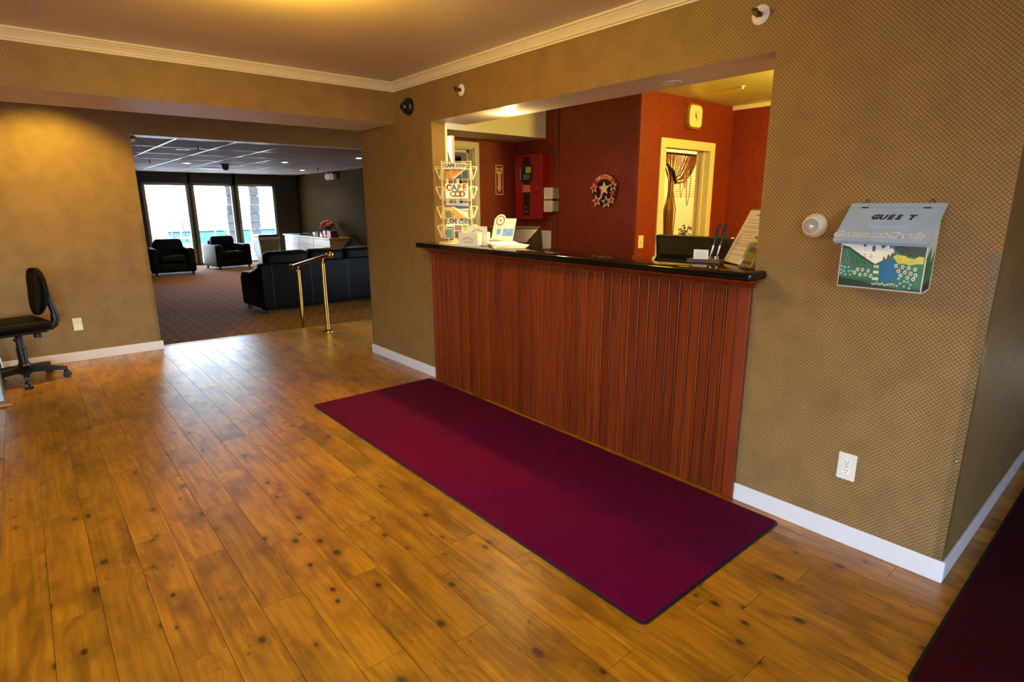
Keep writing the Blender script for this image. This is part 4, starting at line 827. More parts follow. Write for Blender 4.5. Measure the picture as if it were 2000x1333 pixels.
# posted sheets
t = thing('wall_notice', 'cream notice board with a white sheet low on the red wall', 'notice', (XW, -.01, 1.0)); fw_ = wx(XW)
obj('backing', MB().prism([(-.10, .86), (.122, .86), (.122, 1.188), (-.10, 1.188)], fw_, .0003, .008), CREAM, t)
sh_ = obj('sheet', MB().prism([(-.095, .88), (.055, .88), (.055, 1.176), (-.095, 1.176)], fw_, .008, .009), mat('grey_white_sheet', 'd2d0c8', .5), t)
pl_ = MB()
for k in range(9): pl_.prism([(-.06, 1.15-k*.028), (.03-.02*(k % 2), 1.15-k*.028), (.03-.02*(k % 2), 1.153-k*.028), (-.06, 1.153-k*.028)], fw_, .0091, .0094)
obj('print_lines', pl_, mat('grey_print', '8f98a8', .5), sh_)
# extinguisher sign
t = thing('extinguisher_sign', 'red and white fire extinguisher arrow sign in the office corner', 'sign', (1.498, .45, 1.57)); fe = wy(.45)
ex0, ex1, ez0, ez1 = 1.446, 1.552, 1.567, 1.880; exc = (ex0+ex1)/2; SGW = mat('sign_white', 'efd8a8', .45, var=.03); SGR = mat('sign_red', '9a1212', .45, var=.05)
obj('plate', MB().prism(rrect(ex0, ex1, ez0, ez1, .006, 3), fe, .0003, .002), SGW, t)
obj('red_field', MB().prism(rrect(ex0+.007, ex1-.007, ez0+.008, ez1-.008, .004, 3), fe, .002, .0024), SGR, t)
ar = MB(); ar.prism([(exc, ez0+.022), (exc+.034, ez0+.085), (exc+.019, ez0+.085), (exc+.019, ez1-.095), (exc+.040, ez1-.085), (exc+.040, ez1-.025), (exc, ez1-.040), (exc-.040, ez1-.025), (exc-.040, ez1-.085), (exc-.019, ez1-.095), (exc-.019, ez0+.085), (exc-.034, ez0+.085)], fe, .0024, .0028); obj('arrow', ar, SGW, t)
tx = MB(); put_text(tx, 'FIRE', fe, exc, ez1-.062, .036, .0031, offset=.003)
for i, ch in enumerate('EXTINGUISHER'): put_text(tx, ch, fe, exc, ez1-.104-i*.0136, .0165, .0031, offset=.0012)
obj('lettering', tx, mat('sign_ink', '7a2a10', .45), t)
# welcome wreath
t = thing('welcome_wreath', 'round patriotic welcome wreath with stars on the red office wall', 'wreath', (XW, -.862, 1.45)); fq = wx(XW-.012)
wc, wz = .862, 1.598; VINE = mat('dark_vine', '1c1a1c', .6, var=.4, scale=60)
rg = MB()
for k in range(5): rg.tube([(XW-.018-.006*math.sin(3*a+k), -wc+(.128+.014*math.cos(5*a+k*1.3))*math.cos(a), wz+(.125+.014*math.cos(5*a+k*1.3))*math.sin(a)) for a in [2*PI*i/40 for i in range(40)]], .009, 6, closed=True)
obj('vine_ring', rg, VINE, t)
obj('centre_disc', MB().prism(disc(wc, wz-.015, .105, 28), fq, .0, .006), mat('navy_black', '14121c', .5), t)
bn = MB(); n_ = 20
bn.add([(XW-.030+(-.002)*j2, -(wc+r_*math.cos(a)), wz-.03+r_*math.sin(a)) for j2 in (0, 1) for r_ in (.118, .172) for a in [math.radians(158-136*i/n_) for i in range(n_+1)]],
       [(i, i+1, n_+1+i+1, n_+1+i) for i in range(n_)]+[(2*(n_+1)+i, 2*(n_+1)+i+1, 3*(n_+1)+i+1, 3*(n_+1)+i) for i in range(n_)]+[(i, i+1, 2*(n_+1)+i+1, 2*(n_+1)+i) for i in range(n_)]+[(n_+1+i, n_+1+i+1, 3*(n_+1)+i+1, 3*(n_+1)+i) for i in range(n_)])
bno = obj('red_banner', bn, mat('banner_red', 'b01818', .5, var=.1), t)
tx = MB(); arc_text(tx, 'WELCOME', wx(XW-.033), wc, wz-.03, .146, math.radians(122), math.radians(58), .046, .0, offset=.004); obj('welcome_lettering', tx, mat('banner_cream', 'e8c47c', .5), bno)
CRM = mat('star_cream', 'f0d79a', .5, var=.05); SR = mat('star_red', 'b81414', .5, var=.1); SN = mat('star_navy', '20241f', .5, var=.1)
for (a_, b_, r_, rot, c_) in ((-.123, .012, .052, .15, SR), (.110, .028, .052, .1, SN), (-.085, -.105, .060, .25, SR), (.035, -.115, .062, .1, SN), (.098, -.098, .044, .05, SR)):
    s_ = obj('star', MB().prism(star(wc+a_, wz+b_, r_, rot), wx(XW-.034), 0, .004), CRM, t); obj('star_fill', MB().prism(star(wc+a_, wz+b_, r_*.62, rot), wx(XW-.034), .004, .006), c_, s_)
obj('plain_star', MB().prism(star(wc+.105, wz-.035, .042, .2), wx(XW-.030), 0, .004), mat('star_orange', 'c23a1c', .5), t)
obj('stripe', MB().prism([(wc-.075, wz+.03), (wc-.02, wz+.04), (wc-.005, wz-.03), (wc-.05, wz-.11), (wc-.07, wz-.09), (wc-.045, wz-.03)], wx(XW-.024), 0, .003), SR, t)
obj('centre_star', MB().prism(star(wc+.002, wz+.008, .066, .08, .45), wx(XW-.030), 0, .005).prism([(wc-.03, wz-.03), (wc-.018, wz-.03), (wc-.03, wz-.085), (wc-.042, wz-.085)], wx(XW-.030), 0, .004), CRM, t)
# wall clock
t = thing('wall_clock', 'gold rimmed rounded square clock above the inner office doorway', 'clock', (2.505, -1.232, 2.165)); fc = wy(-1.232)
GOLD = mat('gold_rim', 'c9a25a', .25, .7)
obj('rim', MB().prism(rrect(2.385, 2.625, 2.160, 2.384, .055, 6), fc, .0005, .046).prism(rrect(2.393, 2.617, 2.168, 2.376, .05, 6), fc, .046, .056), GOLD, t)
obj('face', MB().prism(rrect(2.402, 2.608, 2.176, 2.368, .045, 6), fc, .056, .0575), mat('cream_dial', 'f0dfae', .4, var=.02), t)
def hand(a, L, wd, nm): c_, s_ = math.sin(a), math.cos(a); obj(nm, MB().prism([(2.505-s_*wd-c_*.012, 2.272+c_*wd-s_*.012), (2.505+s_*wd-c_*.012, 2.272-c_*wd-s_*.012), (2.505+c_*L, 2.272+s_*L)], fc, .0585, .0595), DARK, t)
hand(math.radians(-8), .060, .005, 'minute_hand'); hand(math.radians(138), .056, .006, 'hour_hand'); hand(math.radians(42), .066, .002, 'second_hand')
# light switch
t = thing('light_switch', 'ivory light switch plate beside the inner office doorway', 'switch', (1.815, -1.232, 1.06)); fs_ = wy(-1.232)
pl_ = obj('plate', MB().prism(rrect(1.778, 1.852, 1.062, 1.178, .004, 2), fs_, .0003, .006), IVORY, t); obj('toggle', MB().prism([(1.810, 1.110), (1.820, 1.110), (1.820, 1.130), (1.810, 1.130)], fs_, .006, .014), IVORY, pl_)
# beaded curtain tied to the left of the inner doorway
t = thing('bead_curtain', 'brown bead curtain tied back in the inner office doorway', 'curtain', (2.25, -.95, 0)); BD = mat('brown_beads', '8a5320', .4, var=.4, scale=60)
obj('rod', MB().cyl((2.30, -1.0, 1.958), (3.10, -1.0, 1.958), .012, 10), mat('dark_rod', '2e1c0e', .5), t)
st_ = MB(); rb_ = random.Random(3)
for i in range(34):
    f = i/33; x0_ = 2.40+f*.66; tie = Vector((2.63+rb_.uniform(-.03, .03), -.97+rb_.uniform(-.02, .02), 1.72+rb_.uniform(-.03, .02)))
    a_ = Vector((x0_, -1.0, 1.945)); sag = .02+.13*f*f
    pts = [a_.lerp(tie, s_)+Vector((0, 0, -sag*math.sin(PI*s_))) for s_ in (0, .25, .5, .75, 1)]+[Vector((2.545+(i % 12)*.012, -.98+rb_.uniform(-.03, .03), z_)) for z_ in (1.4, .9, .15)]
    st_.tube(pts, .0055, 5)
obj('bead_strands', st_, BD, t, kind='stuff')
st2 = MB()
for x_, zz in ((2.74, 1.52), (2.86, 1.44), (2.80, 1.62)): st2.tube([(x_, -1.0, 1.94), (x_+.01, -1.0, zz+.1), (x_+.035, -1.0, zz), (x_+.07, -1.0, zz+.12), (x_+.075, -1.0, 1.80)], .004, 5)
obj('loose_strands', st2, BD, t)
obj('tie_band', MB().tube([(2.50, -.985, 1.86), (2.59, -1.02, 1.78), (2.68, -.99, 1.67)], .014, 8), mat('dark_tie', '2a1a10', .5), t)
# papers on the back-room wall, dark plant silhouette
for k, (x0_, x1_, z0_, z1_, lab) in enumerate(((.125, .262, 1.53, 1.79, 'narrow posted list on the back room wall'), (.285, .46, 1.53, 2.01, 'large posted chart on the back room wall'), (.135, .265, 1.81, 1.95, 'small posted note above the list on the back room wall'))):
    fb_ = wx(3.9); t = thing('posted_sheet', lab, 'sheet', fb_(x0_, z0_, 0), 'posted sheets in the back room')
    sh_ = obj('paper', MB().prism([(x0_, z0_), (x1_, z0_), (x1_, z1_), (x0_, z1_)], fb_, .0005, .0025), mat('pale_yellow_sheet', 'd8d0a0', .5, var=.02), t); pl_ = MB()
    for q in range(int((z1_-z0_)/.03)-1): pl_.prism([(x0_+.015, z0_+.02+q*.03), (x1_-.015-.02*(q % 2), z0_+.02+q*.03), (x1_-.015-.02*(q % 2), z0_+.027+q*.03), (x0_+.015, z0_+.027+q*.03)], fb_, .0026, .003)
    obj('print_lines', pl_, mat('olive_print', '8a8050', .5), sh_)
PX, PY = 3.70, -.475
t = thing('potted_plant', 'small dark leafy plant in the room behind the inner doorway', 'plant', (PX, PY, .97)); DKG = mat('dark_leaf', '14160c', .5)
obj('pot', MB().lathe((PX, PY, .9705), (0, 0, 1), [(.035, 0), (.045, .09), (.05, .10), (.042, .10), (0, .09)], 16), DARK, t)
lf = MB(); rl = random.Random(9)
for i in range(18):
    a = rl.uniform(0, 2*PI); e_ = rl.uniform(.03, .09); h_ = rl.uniform(.05, .17); c0 = Vector((PX, PY, 1.05)); c1_ = c0+Vector((math.cos(a)*e_, math.sin(a)*e_, h_)); c2_ = c1_+Vector((math.cos(a)*.06, math.sin(a)*.06, -.03)); s_ = Vector((-math.sin(a), math.cos(a), 0))*.026
    lf.tube([c0, c1_], .003, 5); lf.add([c1_-s_*.2, c1_+(c2_-c1_)*.5+s_, c2_, c1_+(c2_-c1_)*.5-s_], [(0, 1, 2, 3)])
obj('leaves', lf, DKG, t)
t = thing('side_shelf', 'pale shelf carrying the dark plant in the back room', 'shelf', (3.7, -.45, 0)); obj('shelf_top', MB().rbox(3.50, 3.895, -.80, -.10, .94, .9700, .004, 1), CREAM, t); obj('shelf_body', MB().box(3.53, 3.89, -.78, -.12, .002, .94), CREAM, t)

# ================================================================== LAMPS
def lamp(name, kind, loc, energy, col, size=.1, rot=None, spot=None, blend=.6):
    d_ = bpy.data.lights.new(name, kind); d_.energy = energy; d_.color = col
    if kind == 'AREA': d_.shape = 'DISK'; d_.size = size
    else: d_.shadow_soft_size = size
    if kind == 'SPOT': d_.spot_size = spot; d_.spot_blend = blend
    o = bpy.data.objects.new(name, d_); COL.objects.link(o); o.location = loc
    if rot: o.rotation_euler = rot
    return o
WARM = (1.0, .63, .06); WARM2 = (1.0, .70, .28)
E_CAN1, E_CAN2, E_LOBBY, E_PASS, E_OFFICE, E_BACK, E_LOUNGE = 115, 10, 68, 175, 185, 70, 90
def downlight(lab, x, y, z, r, on, energy, col, grp, spot=math.radians(105), tilt=0):
    t = thing('recessed_downlight', lab, 'downlight', (x, y, z), grp)
    n_ = 28; rg = MB(); rg.lathe((x, y, z), (0, 0, -1), [(r, .0003), (r, .003), (r*.86, .006), (r*.76, .004), (r*.74, -.0)], n_); rg.f = rg.f[:-2]; rg.m = rg.m[:-2]; obj('trim_ring', rg, WHPL, t, smooth=True)
    obj('reflector', MB().lathe((x, y, z), (0, 0, -1), [(r*.75, .003), (r*.60, .0012), (0, .0010)], n_), mat('reflector_unlit' if not on else 'reflector_lit', 'a8915a' if not on else 'e8dcc0', .25, .5), t, smooth=True)  # lamplight put into the reflector colour: paler copy when on
    obj('bulb', MB().lathe((x, y, z), (0, 0, -1), [(r*.48, .0012), (r*.46, .004), (r*.30, .007), (0, .008)], 20), glow('bulb_on_%s' % (energy,), tuple(col), 160.0 if grp == 'downlights over the counter' else 60.0) if on else mat('bulb_off', 'd6c890', .3), t, smooth=True)
    if on and grp == 'downlights over the counter': lamp('downlight_soffit_fill', 'POINT', (x, y, z-.08), 5.0, col, .03)  # extra point lamp below the bulb, added to brighten the soffit
    if on: lamp('downlight_lamp', 'SPOT', (x, y, z-.012), energy, col, .05, spot=spot, rot=(tilt, 0, 0))
downlight('lit recessed downlight in the soffit over the left part of the counter', .21, -1.252, OZ, .055, True, E_CAN1, WARM2, 'downlights over the counter')
downlight('unlit recessed downlight in the soffit over the right part of the counter', .205, -2.60, OZ, .055, False, E_CAN2, WARM2, 'downlights over the counter')
# lobby ceiling light: only its lowest tip enters the photo
LX, LY = -1.585, -1.90
t = thing('ceiling_lamp', 'flush lobby ceiling lamp with glass bowl at the top photo edge', 'lamp', (LX, LY, ZC))
obj('canopy', MB().lathe((LX, LY, ZC), (0, 0, -1), [(.13, .0003), (.13, .015), (.115, .022), (0, .022)], 28), BRASS, t, smooth=True)
obj('glass_bowl', MB().lathe((LX, LY, ZC-.022), (0, 0, -1), [(.115*math.cos(a), .055*math.sin(a)) for a in [PI/2*i/8 for i in range(9)]], 28), glow('lamp_bowl_glow', (1.0, .72, .38), 5.0), t, smooth=True)
obj('finial', MB().lathe((LX, LY, ZC-.076), (0, 0, -1), [(.006, 0), (.006, .035), (.013, .042), (.011, .054), (0, .062)], 12), BRASS, t, smooth=True)
lamp('lobby_lamp', 'POINT', (LX, LY, ZC-.20), E_LOBBY, WARM, .12)
t = thing('ceiling_lamp', 'second flush lobby ceiling lamp above the viewer outside the photo', 'lamp', (-2.4, -5.4, ZC))
obj('canopy', MB().lathe((-2.4, -5.4, ZC), (0, 0, -1), [(.17, .0003), (.17, .02), (.15, .03), (0, .03)], 28), BRASS, t, smooth=True)
obj('glass_bowl', MB().lathe((-2.4, -5.4, ZC-.03), (0, 0, -1), [(.15*math.cos(a), .085*math.sin(a)) for a in [PI/2*i/8 for i in range(9)]], 28), EMW['lamp_bowl_glow'], t, smooth=True)
lamp('lobby_lamp', 'POINT', (-2.4, -5.4, ZC-.20), E_LOBBY*.5, WARM, .12)
# passage downlight that washes the left wall (hidden above the beam)
downlight('recessed downlight washing the left wall, hidden behind the beam', -2.28, 1.42, ZC, .075, True, E_PASS, WARM, None, math.radians(100), math.radians(34))
downlight('recessed downlight in the passage by the handrail, hidden behind the beam', .2, 1.45, ZC, .075, True, E_PASS*.30, WARM, None, math.radians(130))
# office ceiling lamp and back-room lamp
t = thing('ceiling_lamp', 'office ceiling lamp hidden behind the right jamb', 'lamp', (2.05, -3.25, 2.44))
obj('canopy', MB().lathe((2.05, -3.25, 2.44), (0, 0, -1), [(.16, .0003), (.16, .02), (0, .025)], 24), WHPL, t, smooth=True)
obj('glass_bowl', MB().lathe((2.05, -3.25, 2.415), (0, 0, -1), [(.14*math.cos(a), .08*math.sin(a)) for a in [PI/2*i/8 for i in range(9)]], 24), glow('office_bowl_glow', (1.0, .74, .34), 5.0), t, smooth=True)
lamp('office_lamp', 'POINT', (2.05, -3.25, 2.22), E_OFFICE, (1.0, .75, .12), .12)
tag(obj('office_sprinkler', MB().lathe((2.34, -1.83, 2.44), (0, 0, -1), [(.022, .0003), (.022, .004), (.008, .006), (.008, .022), (.014, .024), (0, .026)], 14), WHPL, smooth=True), 'small white sprinkler head on the yellow office ceiling', 'sprinkler')
t = thing('ceiling_lamp', 'back room ceiling lamp behind the inner doorway', 'lamp', (2.9, -.35, 2.44))
obj('glass_bowl', MB().lathe((2.9, -.35, 2.44), (0, 0, -1), [(.14, .0003), (.14, .02), (.10, .06), (0, .08)], 24), EMW['office_bowl_glow'], t, smooth=True)
lamp('back_room_lamp', 'POINT', (2.9, -.35, 2.28), E_BACK, (1.0, .80, .38), .1)


# ================================================================== LOUNGE
for k, (x, y, on, lab) in enumerate(((.307, 9.285, True, 'lit recessed light in the lounge ceiling nearest the left window'), (1.816, 7.833, True, 'lit recessed light in the middle of the lounge ceiling'), (3.138, 10.369, True, 'lit recessed light in the lounge ceiling near the emergency light'), (2.533, 5.92, True, 'recessed light at the right edge of the lounge ceiling view'), (-.414, 5.968, False, 'unlit recessed light in the lounge ceiling near the opening'))):
    downlight(lab, x, y, ZL+.003, .10, on, E_LOUNGE, WARM2, 'lounge ceiling lights', math.radians(140))
def ceil_sprinkler(lab, x, y):
    t = thing('ceiling_sprinkler', lab, 'sprinkler', (x, y, ZL), 'lounge sprinklers'); mt_ = mat('dull_bronze', '4a4038', .4, .8)
    obj('escutcheon', MB().lathe((x, y, ZL+.003), (0, 0, -1), [(.035, 0), (.035, .006), (.012, .010), (0, .010)], 16), mat('sprinkler_plate', '3c3a38', .4), t); obj('head', MB().lathe((x, y, ZL), (0, 0, -1), [(.011, .008), (.011, .045), (.004, .05), (.004, .075), (.020, .077), (.020, .080), (0, .081)], 12), mt_, t)
ceil_sprinkler('hanging sprinkler in the lounge ceiling nearest the opening', -.34, 5.324); ceil_sprinkler('hanging sprinkler in the lounge ceiling toward the left window', -.417, 8.861); ceil_sprinkler('hanging sprinkler in the lounge ceiling near the emergency light', 3.086, 9.25)
t = thing('smoke_detector', 'brown smoke detector hanging from the lounge ceiling', 'detector', (1.01, 9.145, ZL)); obj('base', MB().lathe((1.01, 9.145, ZL+.003), (0, 0, -1), [(.085, 0), (.085, .02), (.07, .03), (0, .03)], 20), mat('dark_tan_plastic', '4e4632', .5), t); obj('sensor', MB().lathe((1.01, 9.145, ZL-.026), (0, 0, -1), [(.06, 0), (.072, .03), (.06, .07), (.03, .10), (0, .105)], 20), mat('dark_tan_plastic', '4e4632', .5), t, smooth=True)
t = thing('ceiling_vent', 'square white air vent in the lounge ceiling', 'vent', (1.071, 10.729, ZL)); obj('frame', MB().box(.86, 1.28, 10.5, 10.95, ZL-.006, ZL+.004), WHPL, t)
for k in range(5): obj('louvre', MB().box(.89, 1.25, 10.54+k*.08, 10.59+k*.08, ZL-.018, ZL-.007), WHPL, t)
t = thing('emergency_light', 'white twin head emergency light high on the lounge side wall', 'emergency light', (4.0, 10.4, 2.12)); obj('housing', MB().rbox(3.93, 3.9995, 10.25, 10.62, 2.13, 2.26, .02, 3), WHPL, t, smooth=True)
for yq in (10.30, 10.56): obj('lamp_head', MB().lathe((3.93, yq, 2.20), (-1, -.45, -.2), [(.055, 0), (.085, .06), (.085, .10), (.07, .105), (.03, .09), (0, .09)], 18), WHPL, t, smooth=True)
t = thing('motion_sensor', 'dark motion sensor with white lens at the top left corner of the lounge opening', 'sensor', (-1.56, 2.52, 2.2)); obj('body', MB().lathe((-1.575, 2.55, 2.11), (0, 0, 1), [(.01, 0), (.045, .012), (.055, .05), (.05, .10), (.03, .2)], 18), BLKPL, t, smooth=True); obj('lens', MB().lathe((-1.575, 2.55, 2.09), (0, 0, 1), [(.0, 0), (.03, .006), (.046, .03), (.04, .032)], 18), WHPL, t, smooth=True)
# ---- armchairs
def armchair(lab, loc, rz):
    t = thing('leather_armchair', lab, 'armchair', loc, 'black leather armchairs', rz)
    obj('base', MB().rbox(-.40, .40, -.36, .40, .07, .30, .03, 3), LEATHER, t, smooth=True, local=True)
    obj('seat_cushion', MB().rbox(-.285, .285, -.40, .24, .29, .46, .055, 4), LEATHER, t, smooth=True, local=True)
    obj('back_cushion', MB().rbox(-.30, .30, .16, .42, .40, .83, .09, 5), LEATHER, t, smooth=True, local=True)
    obj('backrest', MB().rbox(-.33, .33, .30, .46, .10, .72, .04, 3), LEATHER, t, smooth=True, local=True)
    for s_ in (-1, 1): obj('armrest', MB().rbox(min(s_*.28, s_*.46), max(s_*.28, s_*.46), -.40, .44, .07, .63, .055, 4), LEATHER, t, smooth=True, local=True)
    for x_ in (-.38, .38):
        for y_ in (-.33, .38): obj('foot', MB().cyl((x_, y_, .0005), (x_, y_, .075), .028, 10), BLKPL, t, local=True)
    return t
armchair('black leather armchair under the left lounge window', (.115, 11.27, FL), math.radians(-3))
armchair('black leather armchair under the middle lounge window', (1.53, 11.87, FL), math.radians(10))
armchair('black leather armchair partly hidden behind the wall end, right of the sofa', (2.83, 6.3, FL), math.radians(-80))
# ---- sofa seen from behind
t = thing('leather_sofa', 'large black leather sofa seen from behind the handrail', 'sofa', (.078, 4.34, FL), None, math.radians(4.9))
LW = 2.25
obj('back_panel', MB().rbox(.0, LW, 0, .16, .05, .76, .03, 3), LEATHER, t, smooth=True, local=True)
obj('base', MB().rbox(.03, LW-.03, .10, .86, .07, .30, .03, 3), LEATHER, t, smooth=True, local=True)
for k in range(3):
    a_ = .2+k*(LW-.4)/3; b_ = a_+(LW-.4)/3
    obj('back_cushion', MB().rbox(a_-.06*(k == 0), b_+.06*(k == 2), .05, .34, .50, .925, .09, 5), LEATHER, t, smooth=True, local=True); obj('seat_cushion', MB().rbox(a_+.005, b_-.005, .26, .92, .29, .46, .05, 4), LEATHER, t, smooth=True, local=True)
for x_ in (0, LW-.22):
    am = MB(); am.prism([(.02, .07), (.86, .07), (.88, .50), (.80, .60), (.50, .605), (.20, .70), (.02, .72)], lambda u, v, d_: (x_+d_, u, v), .0, .22); arm_o = obj('armrest', am, LEATHER, t, local=True)
    mod = arm_o.modifiers.new('soft', 'BEVEL'); mod.width = .035; mod.segments = 3
sm = MB()
for x_ in (.16, .78, 1.42, LW-.16): sm.box(x_-.003, x_+.003, -.004, .002, .08, .74)
obj('seam', sm, mat('leather_seam', '241f1c', .5), t, local=True)
for x_ in (.08, LW-.08):
    for y_ in (.08, .80): obj('foot', MB().cyl((x_, y_, .0005), (x_, y_, .075), .03, 10), BLKPL, t, local=True)
def pillow(lab, loc, rot, s_=.24):
    mb = MB(); N = 8; vs = []; fs = []
    for sd in (1, -1):
        for i in range(N+1):
            for j in range(N+1):
                a, b = 2*i/N-1, 2*j/N-1; vs.append((a*s_*(1-.06*(1-b*b)*0), sd*.085*((1-a**4)*(1-b**4))**.5, b*s_))
    for sd in (0, 1):
        o_ = sd*(N+1)**2
        for i in range(N):
            for j in range(N): fs.append((o_+i*(N+1)+j, o_+(i+1)*(N+1)+j, o_+(i+1)*(N+1)+j+1, o_+i*(N+1)+j+1))
    R_ = Euler(rot).to_matrix(); mb.add([R_ @ Vector(v)+Vector(loc) for v in vs], fs); return tag(obj('throw_pillow', mb, mat('black_fabric', '0f0d0c', .7), smooth=True), lab, 'pillow', 'dark throw pillows')
pillow('dark square pillow standing on its corner at the right end of the sofa', (1.86, 5.0, .625), (0, math.radians(45), 0), .21)
# ---- white cabinet
t = thing('base_cabinet', 'white drawer cabinet along the lounge side wall', 'cabinet', (3.7, 11.25, FL)); CW = mat('white_laminate', 'a89f84', .4, var=.03)
obj('carcass', MB().box(3.42, 3.995, 9.62, 12.88, FL+.08, .600), CW, t); obj('plinth', MB().box(3.48, 3.99, 9.66, 12.85, FL+.0005, FL+.08), DARK, t)
ys = [9.62, 10.70, 11.80, 12.88]
for k in range(3):
    a_, b_ = ys[k]+.006, ys[k+1]-.006
    for nm, z0_, z1_ in (('drawer', .405, .592), ('door', FL+.09, .395)):
        d_ = obj(nm, MB().rbox(3.400, 3.4195, a_, b_, z0_, z1_, .004, 2), CW, t); ym, zm = (a_+b_)/2, (z0_+z1_)/2 if nm == 'drawer' else .33
        if nm == 'door': obj('pull', MB().tube([(3.400, ym-.06, zm), (3.382, ym-.055, zm-.004), (3.378, ym, zm-.008), (3.382, ym+.055, zm-.004), (3.400, ym+.06, zm)], .006, 6), mat('satin_nickel', 'a8a08c', .3, .9), d_)
tag(obj('cabinet_top', MB().rbox(3.36, 3.998, 9.56, 12.92, .6005, .635, .006, 2), mat('grey_laminate', '9a927e', .35)), 'grey laminate top on the white lounge cabinet', 'cabinet top')
ZK = .6355
t = thing('flower_vase', 'red flower bouquet in a glass vase on the lounge cabinet', 'flowers', (3.72, 10.45, ZK)); obj('vase', MB().lathe((3.72, 10.45, ZK), (0, 0, 1), [(.04, .0005), (.05, .06), (.035, .15), (.05, .19), (.04, .19), (.03, .15), (0, .02)], 16), mat('vase_glass', '6f6a5a', .1, spec=.8), t, smooth=True)
fm = MB(); lm = MB(); rl = random.Random(2)
for i in range(26):
    a = rl.uniform(0, 2*PI); e_ = .17*math.sqrt(rl.random()); z_ = ZK+.30+.12*rl.random()*(1-e_/.25); p_ = (3.72+e_*math.cos(a), 10.45+1.2*e_*math.sin(a), z_); fm.sphere(p_, .032+.014*rl.random(), 8, rl.choice([0, 0, 1])); lm.tube([(3.72, 10.45, ZK+.12), p_], .004, 5)
for i in range(20): a = rl.uniform(0, 2*PI); e_ = rl.uniform(.06, .19); lm.sphere((3.72+e_*math.cos(a), 10.45+e_*math.sin(a), ZK+.20+.08*rl.random()), .035, 6, sz=.5)
obj('blossoms', fm, [mat('red_petal', '9a1c22', .6, var=.3), mat('pink_petal', 'c25a52', .6, var=.3)], t, kind='stuff'); obj('stems_and_leaves', lm, mat('dark_leaf', '14160c', .5), t, kind='stuff')
bxs = [((3.50, 3.72, 9.78, 10.05, ZK, ZK+.09), '7a2022', 'dark red box at the bottom of the stack on the cabinet end'), ((3.51, 3.70, 9.80, 10.03, ZK+.0905, ZK+.17), '5a1418', 'dark red box on top of the stack on the cabinet end'), ((3.50, 3.62, 10.10, 10.24, ZK, ZK+.17), 'b0584c', 'pink patterned tin beside the red boxes on the cabinet'), ((3.48, 3.60, 10.28, 10.42, ZK, ZK+.07), 'd8cfba', 'small white box on the cabinet before the vase'), ((3.75, 3.9, 11.0, 11.6, ZK, ZK+.08), 'b8b3a2', 'long pale box at the back of the cabinet top')]
for q, c_, lab in bxs:
    t = thing('small_box', lab, 'box', ((q[0]+q[1])/2, (q[2]+q[3])/2, q[4]), 'boxes on the cabinet'); zz = q[4]+(q[5]-q[4])*.68
    obj('carton', MB().rbox(q[0], q[1], q[2], q[3], q[4]+.0005, zz, .004, 2), mat('carton_'+c_, c_, .5, var=.25, scale=25), t); obj('lid', MB().rbox(q[0]-.004, q[1]+.004, q[2]-.004, q[3]+.004, zz, q[5], .004, 2), mat('carton_'+c_, c_, .5, var=.25, scale=25), t)
tag(obj('paper_cup', MB().lathe((3.56, 10.9, ZK), (0, 0, 1), [(.03, .0005), (.042, .115), (.038, .115), (.027, .01), (0, .01)], 16), WHPL, smooth=True), 'white cup on the lounge cabinet', 'cup')
tag(obj('drinking_glass', MB().lathe((3.52, 10.6, ZK), (0, 0, 1), [(.03, .0005), (.036, .14), (.033, .14), (.027, .01), (0, .01)], 16), mat('vase_glass', '6f6a5a', .1, spec=.8), smooth=True), 'drinking glass on the lounge cabinet beside the flowers', 'glass')
t = thing('serving_tray', 'dark tray at the far end of the lounge cabinet', 'tray', (3.6, 12.1, ZK)); obj('tray_bottom', MB().rbox(3.42, 3.80, 11.7, 12.5, ZK+.0005, ZK+.015, .005, 2), DARK, t); obj('tray_rim', MB().tube([(3.42, 11.7, ZK+.02), (3.80, 11.7, ZK+.02), (3.80, 12.5, ZK+.02), (3.42, 12.5, ZK+.02)], .012, 6, closed=True), DARK, t)
# ---- trash can
t = thing('waste_bin', 'grey waste bin with dark lid before the right lounge window', 'bin', (2.78, 12.6, FL)); GB = mat('grey_bin', '57564a', .5)
obj('body', MB().add([(2.56, 12.40, FL+.001), (3.00, 12.40, FL+.001), (3.00, 12.82, FL+.001), (2.56, 12.82, FL+.001), (2.50, 12.35, .52), (3.06, 12.35, .52), (3.06, 12.87, .52), (2.50, 12.87, .52)], [(0, 3, 2, 1), (4, 5, 6, 7), (0, 1, 5, 4), (1, 2, 6, 5), (2, 3, 7, 6), (3, 0, 4, 7)]), GB, t)
obj('rim', MB().rbox(2.48, 3.08, 12.33, 12.89, .50, .585, .015, 2), mat('grey_bin_rim', '7a786a', .45), t); obj('lid', MB().rbox(2.50, 3.06, 12.35, 12.87, .585, .655, .03, 3), BLKPL, t, smooth=True)

# ================================================================== POOL TERRACE OUTSIDE
PAT = mat('terrace_concrete', 'cfc9bd', .8, var=.1, scale=1.5, bump=.002)
struct('ground_terrace', MB().box(-14, 2.6, YW+.14, 46, FL-.25, FL-.05).box(2.6, 24, YW+.14, 22.5, FL-.25, FL-.05).box(2.6, 24, 37.5, 46, FL-.25, FL-.05).box(20, 24, 22.5, 37.5, FL-.25, FL-.05), PAT, 'sunlit concrete pool terrace')
struct('ground_forecourt', MB().box(-30, 20, -40, -7.6, -.3, -.06).box(-30, -6.1, -7.6, 2.4, -.3, -.06), mat('forecourt_paving', '565b66', .8, var=.1, scale=1.5), 'paved forecourt outside the lobby')
def m_water():
    g = G('pool_water'); P = g.pos()[0]; n = g.noise(P, 2.2, 3); return g.bsdf(g.mix(g.ramp(n, .3, .7), '16332f', '24504a'), .4, 0, g.bump(n, .05, .4), spec=.0)
